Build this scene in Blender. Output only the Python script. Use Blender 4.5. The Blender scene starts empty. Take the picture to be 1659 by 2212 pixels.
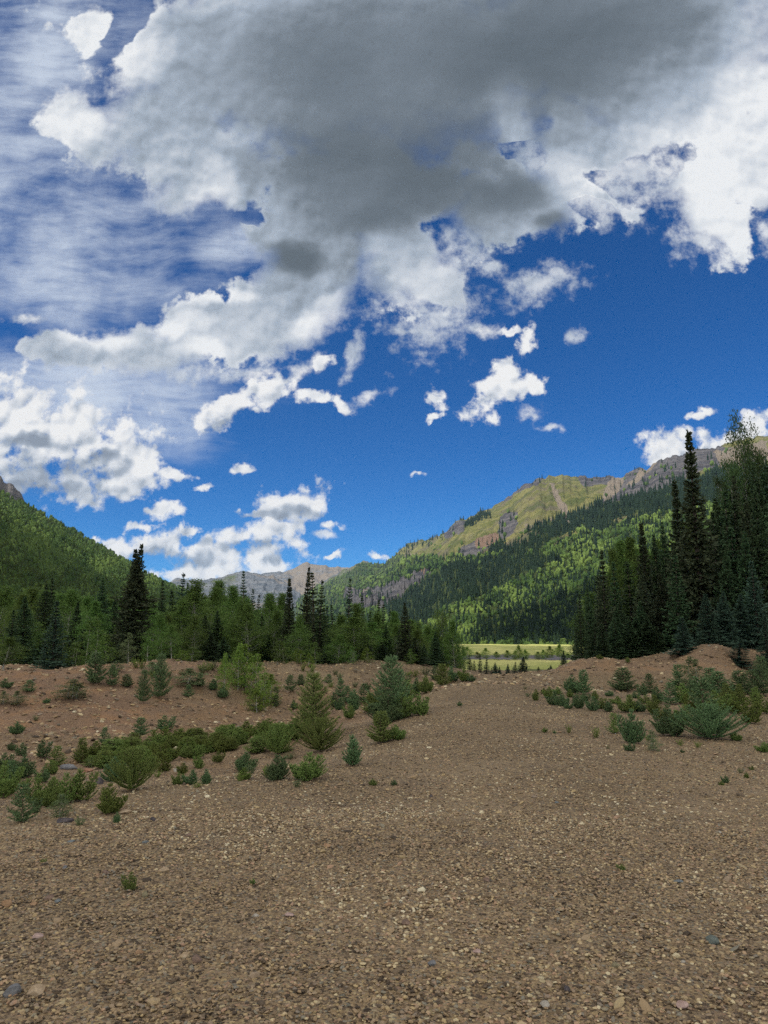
import bpy, math, random
import numpy as np
from mathutils import Vector, Matrix

# ------------------------------------------------------------------ camera
S = bpy.context.scene
COL = S.collection
EYE = 1.6
PITCH = math.radians(9.73)
F_PX = 1598.0              # focal length in pixels of a 1659 x 2212 picture
PW, PH = 1659.0, 2212.0
cam_data = bpy.data.cameras.new('camera')
cam = bpy.data.objects.new('camera', cam_data); COL.objects.link(cam)
cam.location = (0, 0, EYE)
cam.rotation_euler = (math.pi/2 + PITCH, 0, 0)
cam_data.sensor_fit = 'VERTICAL'; cam_data.sensor_height = 36.0
cam_data.lens = 36.0*F_PX/PH
cam_data.clip_start = 0.05; cam_data.clip_end = 60000
S.camera = cam
S.view_settings.view_transform = 'Standard'; S.view_settings.look = 'None'
S.view_settings.exposure = 0.25; S.view_settings.gamma = 1.0
S.render.engine = 'CYCLES'
S.cycles.max_bounces = 6; S.cycles.diffuse_bounces = 2; S.cycles.transparent_max_bounces = 8
S.cycles.transmission_bounces = 2; S.cycles.volume_bounces = 0
try:
    S.cycles.use_denoising = False; S.cycles.denoiser = 'OPENIMAGEDENOISE'; S.cycles.denoising_input_passes = 'RGB_ALBEDO_NORMAL'; S.cycles.denoising_prefilter = 'ACCURATE'
    S.cycles.use_adaptive_sampling = True; S.cycles.adaptive_threshold = 0.014; S.cycles.adaptive_min_samples = 8
except Exception: pass

CP, SP = math.cos(PITCH), math.sin(PITCH)
def pxdir(px, py):
    """direction (not normalised, y about 1) of a point of the photograph"""
    X = (np.asarray(px, float)-PW/2)/F_PX; Y = (PH/2-np.asarray(py, float))/F_PX
    return X, CP - Y*SP, SP + Y*CP
def px_az_el(px, py):
    x, y, z = pxdir(px, py)
    return np.arctan2(x, y), z/np.hypot(x, y)       # azimuth, tangent of elevation
def project(x, y, z):
    z = z-EYE
    f = y*CP + z*SP; u = -y*SP + z*CP
    f = np.where(np.abs(f) < 1e-6, 1e-6, f)
    return PW/2 + F_PX*x/f, PH/2 - F_PX*u/f

# ------------------------------------------------------------------ sun and sky
SUN_AZ = math.radians(-122); SUN_EL = math.radians(47)     # azimuth from the view axis, negative = left
SUN = Vector((math.sin(SUN_AZ)*math.cos(SUN_EL), math.cos(SUN_AZ)*math.cos(SUN_EL), math.sin(SUN_EL)))
sd = bpy.data.lights.new('sun', 'SUN'); sd.energy = 4.2; sd.angle = math.radians(0.53); sd.color = (1.0, 0.955, 0.88)
sun = bpy.data.objects.new('sun', sd); COL.objects.link(sun)
sun.rotation_euler = SUN.to_track_quat('Z', 'Y').to_euler()

W = bpy.data.worlds.new('World'); S.world = W; W.use_nodes = True
NT = W.node_tree; NT.nodes.clear()
class G:
    """small helper for building node trees"""
    def __init__(s, nt): s.nt = nt
    def n(s, t, **k):
        nd = s.nt.nodes.new(t)
        for a, v in k.items(): setattr(nd, a, v)
        return nd
    def put(s, sock, v):
        if v is None: return
        if isinstance(v, bpy.types.NodeSocket): s.nt.links.new(v, sock)
        else:
            if isinstance(v, tuple) and len(v) == 3 and sock.type == 'RGBA': v = (*v, 1)
            sock.default_value = v
    def m(s, op, a, b=None, c=None, clamp=False):
        nd = s.n('ShaderNodeMath', operation=op, use_clamp=clamp)
        s.put(nd.inputs[0], a); s.put(nd.inputs[1], b); s.put(nd.inputs[2], c)
        return nd.outputs[0]
    def vm(s, op, a, b=None):
        nd = s.n('ShaderNodeVectorMath', operation=op)
        s.put(nd.inputs[0], a)
        if b is not None: s.put(nd.inputs[1], b)
        return nd.outputs['Value'] if op in ('LENGTH', 'DOT_PRODUCT', 'DISTANCE') else nd.outputs[0]
    def scale(s, a, f):
        nd = s.n('ShaderNodeVectorMath', operation='SCALE'); s.put(nd.inputs[0], a); s.put(nd.inputs['Scale'], f)
        return nd.outputs[0]
    def step(s, v, a, b, lo=0.0, hi=1.0):
        nd = s.n('ShaderNodeMapRange', interpolation_type='SMOOTHSTEP')
        s.put(nd.inputs[0], v); s.put(nd.inputs[1], a); s.put(nd.inputs[2], b); s.put(nd.inputs[3], lo); s.put(nd.inputs[4], hi)
        return nd.outputs[0]
    def lin(s, v, a, b, lo=0.0, hi=1.0):
        nd = s.n('ShaderNodeMapRange'); 
        s.put(nd.inputs[0], v); s.put(nd.inputs[1], a); s.put(nd.inputs[2], b); s.put(nd.inputs[3], lo); s.put(nd.inputs[4], hi)
        return nd.outputs[0]
    def noise(s, vec, scale, detail=4, rough=0.5, dist=0.0, out=0, dim='3D', lac=2.0):
        nd = s.n('ShaderNodeTexNoise', noise_dimensions=dim)
        s.put(nd.inputs['Vector'], vec); nd.inputs['Scale'].default_value = scale
        nd.inputs['Detail'].default_value = detail; nd.inputs['Roughness'].default_value = rough
        nd.inputs['Distortion'].default_value = dist; nd.inputs['Lacunarity'].default_value = lac
        return nd.outputs[out]
    def voro(s, vec, scale, feature='F1', detail=0.0, rough=0.5, rnd=1.0, out='Distance', dim='3D', smooth=None):
        nd = s.n('ShaderNodeTexVoronoi', voronoi_dimensions=dim, feature=feature)
        s.put(nd.inputs['Vector'], vec); nd.inputs['Scale'].default_value = scale
        if 'Detail' in nd.inputs: nd.inputs['Detail'].default_value = detail; nd.inputs['Roughness'].default_value = rough
        nd.inputs['Randomness'].default_value = rnd
        if smooth is not None: nd.inputs['Smoothness'].default_value = smooth
        return nd.outputs[out]
    def mapping(s, vec, loc=(0,0,0), rot=(0,0,0), sc=(1,1,1), kind='POINT'):
        nd = s.n('ShaderNodeMapping', vector_type=kind); s.put(nd.inputs[0], vec)
        nd.inputs[1].default_value = loc; nd.inputs[2].default_value = rot; nd.inputs[3].default_value = sc
        return nd.outputs[0]
    def ramp(s, v, stops, interp='LINEAR'):
        nd = s.n('ShaderNodeValToRGB'); s.put(nd.inputs[0], v); cr = nd.color_ramp; cr.interpolation = interp
        while len(cr.elements) > 1: cr.elements.remove(cr.elements[-1])
        for i, (p, c) in enumerate(stops):
            e = cr.elements[0] if i == 0 else cr.elements.new(p)
            e.position = p; e.color = (*c, 1) if len(c) == 3 else c
        return nd.outputs[0]
    def mix(s, f, a, b, mode='MIX', clamp=False):
        nd = s.n('ShaderNodeMix', data_type='RGBA', blend_type=mode, clamp_result=clamp)
        s.put(nd.inputs[0], f)
        for so, v in ((nd.inputs[6], a), (nd.inputs[7], b)):
            if isinstance(v, tuple) and len(v) == 3: v = (*v, 1)
            s.put(so, v)
        return nd.outputs[2]
    def attr(s, name, out='Fac'):
        return s.n('ShaderNodeAttribute', attribute_name=name).outputs[out]

g = G(NT)
dirv = g.n('ShaderNodeTexCoord').outputs['Generated']
sep = g.n('ShaderNodeSeparateXYZ'); g.put(sep.inputs[0], dirv)
ysafe = g.m('MAXIMUM', sep.outputs[1], 0.05)
cmb = g.n('ShaderNodeCombineXYZ')
g.put(cmb.inputs[0], g.m('DIVIDE', sep.outputs[0], ysafe)); g.put(cmb.inputs[1], g.m('DIVIDE', sep.outputs[2], ysafe))
uv = cmb.outputs[0]                                      # position on the sky in front (heading, height)

def warp(vec, scale, amt, detail=3, seed=0.0):
    c = g.noise(g.mapping(vec, loc=(seed, seed*1.7, 0)), scale, detail, 0.55, out=1, dim='2D')
    return g.vm('ADD', vec, g.scale(g.vm('SUBTRACT', c, (0.5, 0.5, 0.5)), amt))

LAST = [None]
def after(vec):
    """the same vector, but evaluated only once the previous value is known (keeps the shader's stack small)"""
    if LAST[0] is None: return vec
    nd = g.n('ShaderNodeVectorMath', operation='MULTIPLY_ADD')
    g.put(nd.inputs[0], LAST[0]); g.put(nd.inputs[1], (1e-9, 1e-9, 0)); g.put(nd.inputs[2], vec)
    return nd.outputs[0]
def field(vec, blobs, k=0.25, grow=1.0):
    """1 inside, 0 at the outline of the union of soft ellipses"""
    acc = None
    for b in blobs:
        cx, cy, a, h = b[:4]; rot = math.radians(b[4]) if len(b) > 4 else 0.0
        x, y, z = pxdir(cx, cy)
        su = grow*a/F_PX/y; sv = grow*h/F_PX/(y*y)
        d = g.vm('LENGTH', g.mapping(after(vec), loc=(x/y, z/y, 0), rot=(0, 0, rot), sc=(su, sv, 1), kind='TEXTURE'))
        acc = d if acc is None else g.m('SMOOTH_MIN', acc, d, k)
        LAST[0] = acc
    return g.m('SUBTRACT', 1.0, acc)

uvw = warp(warp(warp(uv, 5.0, 0.060, 3, 3.1), 20.0, 0.026, 3, 7.7), 75.0, 0.011, 3, 1.3)
BIG = [(950,410,120,70),(820,120,520,300),(1330,80,480,250),(430,120,185,150),(350,280,165,110),(205,66,54,50),(150,240,60,44),(200,285,66,60),(450,380,150,90),(400,430,60,34),(500,440,44,34),
       (760,400,200,180),(690,540,140,120,20),(640,640,150,90,15),(880,570,110,95,-30),(945,610,55,60),(1170,440,110,84),(1400,320,270,95),(1545,440,70,100,10),(1650,330,130,120),
       (600,690,180,66,8),(420,705,100,60,6),(300,745,150,44,4),(170,760,120,36),(1060,450,110,70),(1240,340,120,90),(560,500,90,70,30),(1290,420,110,60,-10)]
MID = [(520,860,70,28,28),(605,818,38,30),(565,835,40,30,50),(690,862,62,15,-6),(740,868,28,14,-30),(455,900,50,30,20),(692,783,22,15),
       (1070,822,72,34,4),(1040,868,32,42,-15),(1095,800,40,30),(1135,735,26,34),(1085,715,34,10),(940,862,24,22),(930,905,22,12),(1150,825,34,14,10),
       (90,950,210,110),(20,900,130,70),(270,985,100,75,-25),(110,1050,130,54),(375,1015,40,16),(235,1050,70,30),(432,1043,20,9),(515,1017,24,13),
       (625,1102,92,32,10),(668,1084,46,34),(720,1130,34,11),(560,1118,60,12),(560,1172,108,40),(625,1165,50,32),(330,1112,48,24),(300,1148,46,16),(405,1160,38,13),
       (350,1190,100,34),(260,1190,50,19),(450,1205,76,34),(440,1243,130,22),(560,1210,76,26),(205,1175,12,13),(720,1188,16,6),
       (825,1200,24,14),(1462,960,86,36,6),(1415,990,36,22),(1560,965,74,36),(1502,888,34,11,15),(1650,912,60,38),(910,1035,18,6)]
WISP = [(1390,375,150,60,15),(1290,440,90,44),(1140,345,60,36),(1020,515,60,36),(1540,500,60,40),(960,640,50,40),(920,700,60,50,20),(850,722,40,14),(1310,490,24,22),(1650,500,24,26),(1150,630,80,26,10),(770,775,16,40,-15),(1010,715,30,14),(1050,590,24,16),(800,855,30,10,20),(1140,890,16,16),(650,790,34,18,30),(540,790,40,16),(430,780,50,18),(490,720,20,30),(1180,925,22,8),(700,1150,20,8),(60,690,26,10),(1250,735,16,14),(985,650,26,30),(900,640,70,40)]
HOLES = [(492,512,52,66),(550,462,26,20),(1130,330,34,14,-30),(1435,340,90,30,22),(1330,405,80,30,-10),(268,50,28,66,-20),(1290,462,50,20)]
Fb = field(uvw, BIG, 0.18, 1.08)
Fm = field(uvw, MID, 0.22, 1.22)
Fh = field(uvw, HOLES, 0.2, 1.05)
Fw = field(uvw, WISP, 0.3, 1.5)
fine = g.noise(g.mapping(uv, loc=(4, 9, 0)), 9.0, 10, 0.60, dim='2D')
fine2 = g.noise(g.mapping(uv, loc=(1, 3, 0)), 34.0, 8, 0.64, dim='2D')
pw = warp(uv, 40, 0.012, 3)
puff = g.m('SUBTRACT', 1.0, g.voro(pw, 15.0, 'SMOOTH_F1', 2.0, 0.55, 1.0, dim='2D', smooth=0.35))
puff_up = g.m('SUBTRACT', 1.0, g.voro(g.vm('ADD', pw, (-0.005, 0.009, 0)), 15.0, 'SMOOTH_F1', 2.0, 0.55, 1.0, dim='2D', smooth=0.35))
nb = g.m('MULTIPLY', g.m('SUBTRACT', fine, 0.5), 1.25)
nf = g.m('MULTIPLY', g.m('SUBTRACT', fine2, 0.5), 1.15)
nm = g.m('MULTIPLY', g.m('SUBTRACT', fine2, 0.5), 1.9)
pf = g.m('MULTIPLY', g.m('SUBTRACT', puff, 0.55), 0.7)
hole = g.step(g.m('ADD', Fh, g.m('ADD', g.m('MULTIPLY', nb, 0.9), g.m('MULTIPLY', nf, 0.8))), -0.6, 0.6)
Db = g.m('SUBTRACT', g.m('ADD', g.m('MINIMUM', Fb, 0.95), g.m('MULTIPLY', g.m('ADD', nb, nf), g.step(Fb, 0.05, 0.42, 1.0, 0.22))), g.m('MULTIPLY', hole, 0.95))
Dm = g.m('ADD', g.m('ADD', Fm, 0.13), g.m('ADD', nm, pf))
Ab = g.step(Db, -0.14, g.m('ADD', 0.12, g.m('MULTIPLY', g.step(g.noise(g.mapping(uv, loc=(8, 1, 0)), 7.0, 3, 0.5, dim='2D'), 0.38, 0.62), 0.50))); Am = g.step(Dm, -0.06, 0.50)
Aw = g.m('MULTIPLY', g.step(g.m('ADD', g.m('ADD', Fw, 0.0), g.m('MULTIPLY', nm, 1.5)), -0.25, 1.1), 0.85)
alpha = g.m('MAXIMUM', g.m('MAXIMUM', Ab, Am), Aw)
# thickness darkens the base of the cloud that hangs overhead
DARK = [(900,330,230,190),(1010,120,420,170),(700,150,250,130),(1250,60,300,120),(760,300,200,150),(1080,420,110,60),(850,450,150,60),(1190,490,50,22),(640,560,50,34)]
LIGHT = [(205,60,60,55),(160,240,75,60),(270,10,60,40),(470,400,40,46),(190,130,40,40),(930,560,70,110,-25),(1560,440,70,110,10),(1500,300,120,70),(1640,230,80,160),(1210,380,80,40,-30),(1640,100,60,90),(485,640,70,14,4),(390,700,60,22,12),(200,735,60,20),(1100,230,40,70),(430,755,60,18),(690,690,60,30,30),(300,120,50,50),(860,540,60,50)]
DARKM = [(110,1070,110,30),(40,1030,90,26),(200,1020,70,20),(580,1124,70,9),(650,1112,60,9),(545,1196,80,10),(500,905,50,10,25),(340,1206,60,10),(430,1220,50,12),(1500,985,60,8),(600,1200,30,7),(70,960,60,16),(230,990,40,10)]
Gd = field(warp(uv, 4.0, 0.09, 4, 5.5), DARK, 0.35)
Gl = field(warp(uv, 9.0, 0.07, 5, 8.5), LIGHT, 0.35)
Gm = field(uvw, DARKM, 0.5)
soft = g.noise(g.mapping(uv, loc=(2, 5, 0)), 2.6, 3.5, 0.5, dim='2D')
lowf = g.noise(g.mapping(uv, loc=(4, 9, 0)), 9.0, 5, 0.55, dim='2D')
relief = g.m('MULTIPLY', g.m('SUBTRACT', puff, puff_up), 5.0)
relief2 = g.m('MULTIPLY', g.m('SUBTRACT', lowf, g.noise(g.mapping(uv, loc=(4-0.008, 9+0.014, 0)), 9.0, 5, 0.55, dim='2D')), 3.4)
dk = g.step(Gd, -0.95, 0.9)
lt = g.m('MULTIPLY', g.step(Gl, -0.7, 0.5), g.m('SUBTRACT', 1.0, g.m('MULTIPLY', dk, 0.6)))
detail_amt = g.m('SUBTRACT', 1.0, g.m('MULTIPLY', dk, 0.85))
gb = g.m('ADD', g.m('ADD', 0.58, g.m('MULTIPLY', lt, 0.34)), g.m('MULTIPLY', dk, -0.50))
gb = g.m('ADD', gb, g.m('MULTIPLY', g.m('SUBTRACT', soft, 0.5), 0.55))
gb = g.m('ADD', gb, g.m('MULTIPLY', detail_amt, g.m('ADD', g.m('MULTIPLY', relief2, 0.24), g.m('MULTIPLY', relief, 0.06))))
gb = g.m('ADD', gb, g.m('MULTIPLY', g.m('SUBTRACT', fine2, 0.5), g.m('MULTIPLY', detail_amt, 0.07)))
gb = g.m('ADD', gb, g.step(Db, 0.0, 0.5, 0.16, 0.0))
big_col = g.ramp(gb, [(0.0,(0.135,0.165,0.195)),(0.2,(0.205,0.245,0.290)),(0.5,(0.43,0.50,0.595)),(0.75,(0.70,0.75,0.82)),(1.0,(0.96,0.98,1.0))])
gm = g.m('ADD', g.step(Gm, -1.0, 0.5, 0.0, 0.62), g.m('SUBTRACT', 0.08, g.m('MULTIPLY', g.m('ADD', relief, g.m('MULTIPLY', relief2, 0.6)), 0.25)))
mid_col = g.ramp(gm, [(0.0,(1.0,1.0,1.0)),(0.25,(0.80,0.83,0.88)),(0.6,(0.46,0.52,0.61)),(1.0,(0.30,0.35,0.43))])
cloud_col = g.mix(g.step(g.m('SUBTRACT', Db, Dm), -0.15, 0.15), mid_col, big_col)
# thin high cloud in long streaks, upper left
cw = warp(uv, 2.2, 0.16, 3, 2.2)
ci_uv = g.mapping(cw, rot=(0, 0, math.radians(14)), sc=(1.5, 8.5, 1))
ci = g.noise(ci_uv, 1.7, 10, 0.66, dim='2D')
ci2 = g.noise(g.mapping(warp(uv, 5, 0.05, 3, 4.4), rot=(0, 0, math.radians(20)), sc=(5, 30, 1)), 1.9, 7, 0.62, dim='2D')
CIR = [(180,480,290,140,-8),(150,620,280,60,-4),(60,120,240,220),(150,820,320,80,-4),(380,900,140,70,-8),(60,330,220,150),(460,540,90,80,-20),(30,420,200,100)]
Fc = field(warp(uv, 6.0, 0.10, 4, 1.1), CIR, 0.3)
veil = g.noise(g.mapping(uv, loc=(7, 2, 0)), 4.5, 5, 0.6, dim='2D')
ca = g.m('ADD', g.m('ADD', g.m('MULTIPLY', Fc, 0.30), g.m('MULTIPLY', g.m('SUBTRACT', veil, 0.5), 1.5)), g.m('ADD', g.m('MULTIPLY', g.m('SUBTRACT', ci, 0.5), 1.15), g.m('MULTIPLY', g.m('SUBTRACT', ci2, 0.5), 0.40)))
ca = g.m('MULTIPLY', g.m('MULTIPLY', g.step(ca, -0.38, 0.66), 0.92), g.step(Fc, -0.9, 0.5))
cir_col = (0.68, 0.76, 0.88, 1)

sky = g.n('ShaderNodeTexSky', sky_type='NISHITA'); sky.sun_disc = False
sky.sun_elevation = SUN_EL; sky.sun_rotation = SUN_AZ % (2*math.pi)
sky.altitude = 3000; sky.air_density = 0.8; sky.dust_density = 0.0; sky.ozone_density = 3.0
hs = g.n('ShaderNodeHueSaturation'); g.put(hs.inputs['Color'], sky.outputs[0]); hs.inputs['Saturation'].default_value = 1.3
bg_sky = g.n('ShaderNodeBackground'); g.put(bg_sky.inputs[0], g.mix(1.0, hs.outputs[0], (0.27, 0.84, 1.06), 'MULTIPLY')); bg_sky.inputs[1].default_value = 0.10
bg_c = g.n('ShaderNodeBackground'); g.put(bg_c.inputs[0], cloud_col); bg_c.inputs[1].default_value = 0.74
bg_ci = g.n('ShaderNodeBackground'); bg_ci.inputs[0].default_value = cir_col; bg_ci.inputs[1].default_value = 0.78
# broken cloud over the half of the sky that lies behind and beside the view
bn = g.noise(dirv, 2.2, 6, 0.55)
back_a = g.m('MULTIPLY', g.step(bn, 0.36, 0.50), g.step(sep.outputs[2], 0.0, 0.12))
bg_b = g.n('ShaderNodeBackground'); g.put(bg_b.inputs[0], g.ramp(bn, [(0.45,(1.0,0.97,0.92)),(0.7,(0.62,0.61,0.60))])); bg_b.inputs[1].default_value = 1.25
def mixs(f, a, b):
    nd = g.n('ShaderNodeMixShader'); g.put(nd.inputs[0], f); g.nt.links.new(a, nd.inputs[1]); g.nt.links.new(b, nd.inputs[2]); return nd.outputs[0]
front = g.m('MULTIPLY', g.step(sep.outputs[1], 0.25, 0.45), g.step(g.m('ABSOLUTE', cmb.outputs[0].links[0].from_node.inputs[0].links[0].from_socket), 0.95, 0.75))
sh = mixs(g.m('MULTIPLY', ca, front), bg_sky.outputs[0], bg_ci.outputs[0])
sh = mixs(g.m('MULTIPLY', alpha, front), sh, bg_c.outputs[0])
sh = mixs(g.m('MULTIPLY', back_a, g.m('SUBTRACT', 1.0, front)), sh, bg_b.outputs[0])
out = g.n('ShaderNodeOutputWorld'); NT.links.new(sh, out.inputs[0])
W.cycles.sampling_method = 'MANUAL'; W.cycles.sample_map_resolution = 512

# ------------------------------------------------------------------ numeric helpers
rng = np.random.default_rng(7)
def _h(ix, iy, seed):
    n = (ix.astype(np.int64)*374761393 + iy.astype(np.int64)*668265263 + seed*1442695041) & 0x7fffffff
    n = ((n ^ (n >> 13))*1274126177) & 0x7fffffff
    n = ((n ^ (n >> 15))*2246822519) & 0x7fffffff
    return (n & 0xffffff)/float(0xffffff)
def vnoise(x, y, seed=0):
    x = np.asarray(x, float); y = np.asarray(y, float)
    ix = np.floor(x); iy = np.floor(y); fx = x-ix; fy = y-iy
    ux = fx*fx*fx*(fx*(fx*6-15)+10); uy = fy*fy*fy*(fy*(fy*6-15)+10)
    a = _h(ix, iy, seed); b = _h(ix+1, iy, seed); c = _h(ix, iy+1, seed); d = _h(ix+1, iy+1, seed)
    return (a*(1-ux)+b*ux)*(1-uy) + (c*(1-ux)+d*ux)*uy
def fbm(x, y, seed=0, octv=5, gain=0.5, lac=2.03):
    s = 0; a = 1; t = 0
    for i in range(octv):
        s = s + a*(vnoise(x, y, seed+i*17)-0.5); t += a; a *= gain; x = x*lac+3.1; y = y*lac+1.7
    return s/t*2
def ridged(x, y, seed=0, octv=5, gain=0.5):
    s = 0; a = 1; t = 0
    for i in range(octv):
        s = s + a*(1-np.abs(2*vnoise(x, y, seed+i*13)-1)*1.0); t += a; a *= gain; x = x*2.07+5.3; y = y*2.07+2.9
    return s/t
def sstep(a, b, x):
    t = np.clip((np.asarray(x, float)-a)/(b-a), 0, 1); return t*t*(3-2*t)
def inpoly(px, py, poly):
    px = np.asarray(px); r = np.zeros(px.shape, bool); n = len(poly)
    for i in range(n):
        x1, y1 = poly[i]; x2, y2 = poly[(i+1) % n]
        if y1 == y2: continue
        c = ((y1 > py) != (y2 > py)) & (px < (x2-x1)*(py-y1)/(y2-y1)+x1)
        r ^= c
    return r
def make_mesh(name, V, faces, attrs=None, smooth=False, mat=None):
    """faces: one (n,3) or (n,4) array or a list of them"""
    V = np.asarray(V, np.float32)
    if not isinstance(faces, (list, tuple)): faces = [faces]
    faces = [np.asarray(f, np.int32) for f in faces if len(f)]
    me = bpy.data.meshes.new(name)
    me.vertices.add(len(V)); me.vertices.foreach_set('co', V.ravel())
    loops = np.concatenate([f.ravel() for f in faces]); tot = np.concatenate([np.full(len(f), f.shape[1], np.int32) for f in faces])
    me.loops.add(len(loops)); me.loops.foreach_set('vertex_index', loops)
    me.polygons.add(len(tot)); me.polygons.foreach_set('loop_start', np.concatenate([[0], np.cumsum(tot)[:-1]]).astype(np.int32))
    me.polygons.foreach_set('loop_total', tot)
    me.polygons.foreach_set('use_smooth', np.full(len(tot), smooth))
    me.update(calc_edges=True)
    for k, v in (attrs or {}).items():
        v = np.asarray(v, np.float32)
        if v.ndim == 1:
            a = me.attributes.new(k, 'FLOAT', 'POINT'); a.data.foreach_set('value', v)
        else:
            a = me.attributes.new(k, 'FLOAT_COLOR', 'POINT'); a.data.foreach_set('color', np.c_[v, np.ones(len(v))].astype(np.float32).ravel())
    if mat: me.materials.append(mat)
    return me
def link(name, me, parent=None, label=None, cat=None, group=None, kind=None):
    o = bpy.data.objects.new(name, me); COL.objects.link(o)
    if parent: o.parent = parent
    if label: o['label'] = label
    if cat: o['category'] = cat
    if group: o['group'] = group
    if kind: o['kind'] = kind
    return o

# ------------------------------------------------------------------ materials
def new_mat(name):
    m = bpy.data.materials.new(name); m.use_nodes = True; m.node_tree.nodes.clear(); return m, G(m.node_tree)
def finish(q, col, rough=0.9, bump=None, spec=0.2, trans=0.0, trans_col=None, clear=0.0):
    o = q.n('ShaderNodeOutputMaterial')
    b = q.n('ShaderNodeBsdfPrincipled'); q.put(b.inputs['Base Color'], col); q.put(b.inputs['Roughness'], rough)
    b.inputs['Specular IOR Level'].default_value = spec
    if bump is not None: q.put(b.inputs['Normal'], bump)
    sh = b.outputs[0]
    if trans > 0:
        t = q.n('ShaderNodeBsdfTranslucent'); q.put(t.inputs[0], trans_col if trans_col is not None else col)
        m = q.n('ShaderNodeMixShader'); m.inputs[0].default_value = trans
        q.nt.links.new(sh, m.inputs[1]); q.nt.links.new(t.outputs[0], m.inputs[2]); sh = m.outputs[0]
    if clear > 0:
        t = q.n('ShaderNodeBsdfTransparent'); m = q.n('ShaderNodeMixShader'); m.inputs[0].default_value = clear
        q.nt.links.new(sh, m.inputs[1]); q.nt.links.new(t.outputs[0], m.inputs[2]); sh = m.outputs[0]
    q.nt.links.new(sh, o.inputs[0])
def bump_node(q, h, strength, dist, normal=None):
    b = q.n('ShaderNodeBump'); q.put(b.inputs['Height'], h); b.inputs['Strength'].default_value = strength; b.inputs['Distance'].default_value = dist
    if normal is not None: q.put(b.inputs['Normal'], normal)
    return b.outputs[0]
STONES = [(0.0,(0.050,0.037,0.025)),(0.13,(0.119,0.086,0.055)),(0.28,(0.201,0.142,0.082)),(0.42,(0.310,0.218,0.119)),(0.55,(0.264,0.196,0.130)),
          (0.66,(0.407,0.299,0.149)),(0.76,(0.172,0.163,0.129)),(0.84,(0.347,0.213,0.130)),(0.91,(0.484,0.388,0.220)),(1.0,(0.578,0.508,0.347))]
def stone_col(q, v): return q.ramp(v, STONES)

def mat_ground():
    m, q = new_mat('gravel_ground')
    P = q.n('ShaderNodeNewGeometry').outputs['Position']
    wv = q.vm('ADD', P, q.scale(q.vm('SUBTRACT', q.noise(P, 30, 2, out=1), (0.5,0.5,0.5)), 0.012))
    v1 = q.n('ShaderNodeTexVoronoi', voronoi_dimensions='3D'); q.put(v1.inputs['Vector'], wv); v1.inputs['Scale'].default_value = 75
    v2 = q.n('ShaderNodeTexVoronoi', voronoi_dimensions='3D'); q.put(v2.inputs['Vector'], wv); v2.inputs['Scale'].default_value = 28
    def rc(v, i=0):
        s = q.n('ShaderNodeSeparateColor'); q.put(s.inputs[0], v.outputs['Color']); return s.outputs[i]
    tone = q.m('MULTIPLY', q.m('SUBTRACT', q.noise(P, 0.35, 5, 0.6), 0.5), 0.7)
    c1 = stone_col(q, q.m('ADD', q.m('MULTIPLY', rc(v1), 0.85), tone))
    c2 = stone_col(q, q.m('ADD', q.m('MULTIPLY', rc(v2), 0.95), tone))
    f2 = q.m('MULTIPLY', q.m('GREATER_THAN', rc(v2, 1), 0.55), q.step(v2.outputs['Distance'], 0.5, 0.42))
    c = q.mix(f2, c1, c2); c = q.mix(1.0, c, (0.80, 0.79, 0.77), 'MULTIPLY')
    # large patches where finer darker soil or paler grit shows
    patch = q.noise(P, 0.9, 6, 0.62); c = q.mix(q.step(patch, 0.52, 0.72, 0, 0.35), c, (0.11,0.082,0.066)); 
    patch2 = q.noise(q.mapping(P, loc=(9,4,2)), 0.55, 6, 0.6); c = q.mix(q.step(patch2, 0.50, 0.70, 0, 0.40), c, (0.30,0.225,0.14))
    red = q.attr('red')
    redc = q.mix(0.75, c, q.mix(rc(v2, 2), (0.15,0.088,0.058), (0.27,0.165,0.110)), 'MIX')
    redc = q.mix(q.step(q.noise(P, 1.3, 5), 0.45, 0.65, 0, 0.6), redc, (0.33,0.18,0.085))
    c = q.mix(q.m('MULTIPLY', red, 0.85), c, redc)
    gr = q.attr('grass')
    gn = q.noise(P, 1.1, 6, 0.6); gn2 = q.noise(q.mapping(P, sc=(1,1,1)), 9, 6, 0.7)
    gcol = q.mix(q.step(gn, 0.35, 0.65), (0.085,0.105,0.030), (0.18,0.175,0.055)); gcol = q.mix(q.step(gn2, 0.4, 0.7), gcol, (0.055,0.075,0.022))
    c = q.mix(q.step(q.m('ADD', gr, q.m('MULTIPLY', q.m('SUBTRACT', gn, 0.5), 0.6)), 0.35, 0.65), c, gcol)
    md = q.attr('meadow'); mn = q.noise(q.mapping(P, sc=(1, 0.35, 1)), 0.06, 7, 0.65); mn2 = q.noise(P, 0.9, 5, 0.7)
    mcol = q.mix(q.step(mn, 0.38, 0.62), (0.30,0.32,0.09), (0.50,0.47,0.17)); mcol = q.mix(q.step(mn2, 0.45, 0.75, 0, 0.5), mcol, (0.17,0.20,0.06))
    c = q.mix(q.step(q.m('ADD', md, q.m('MULTIPLY', q.m('SUBTRACT', mn2, 0.5), 0.5)), 0.4, 0.6), c, mcol)
    rk = q.attr('bar'); rn = q.voro(P, 1.6, out='Color')
    c = q.mix(rk, c, q.mix(0.35, (0.15,0.14,0.145), rn, 'MULTIPLY'))
    h = q.m('ADD', q.m('MULTIPLY', q.m('SUBTRACT', 1, v1.outputs['Distance']), 0.35), q.m('MULTIPLY', f2, q.m('SUBTRACT', 1.1, v2.outputs['Distance'])))
    b = bump_node(q, h, 0.9, 0.014)
    b = bump_node(q, q.noise(P, 2.5, 6, 0.6), 0.7, 0.16, b)
    finish(q, c, 0.92, b, 0.15)
    return m
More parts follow.
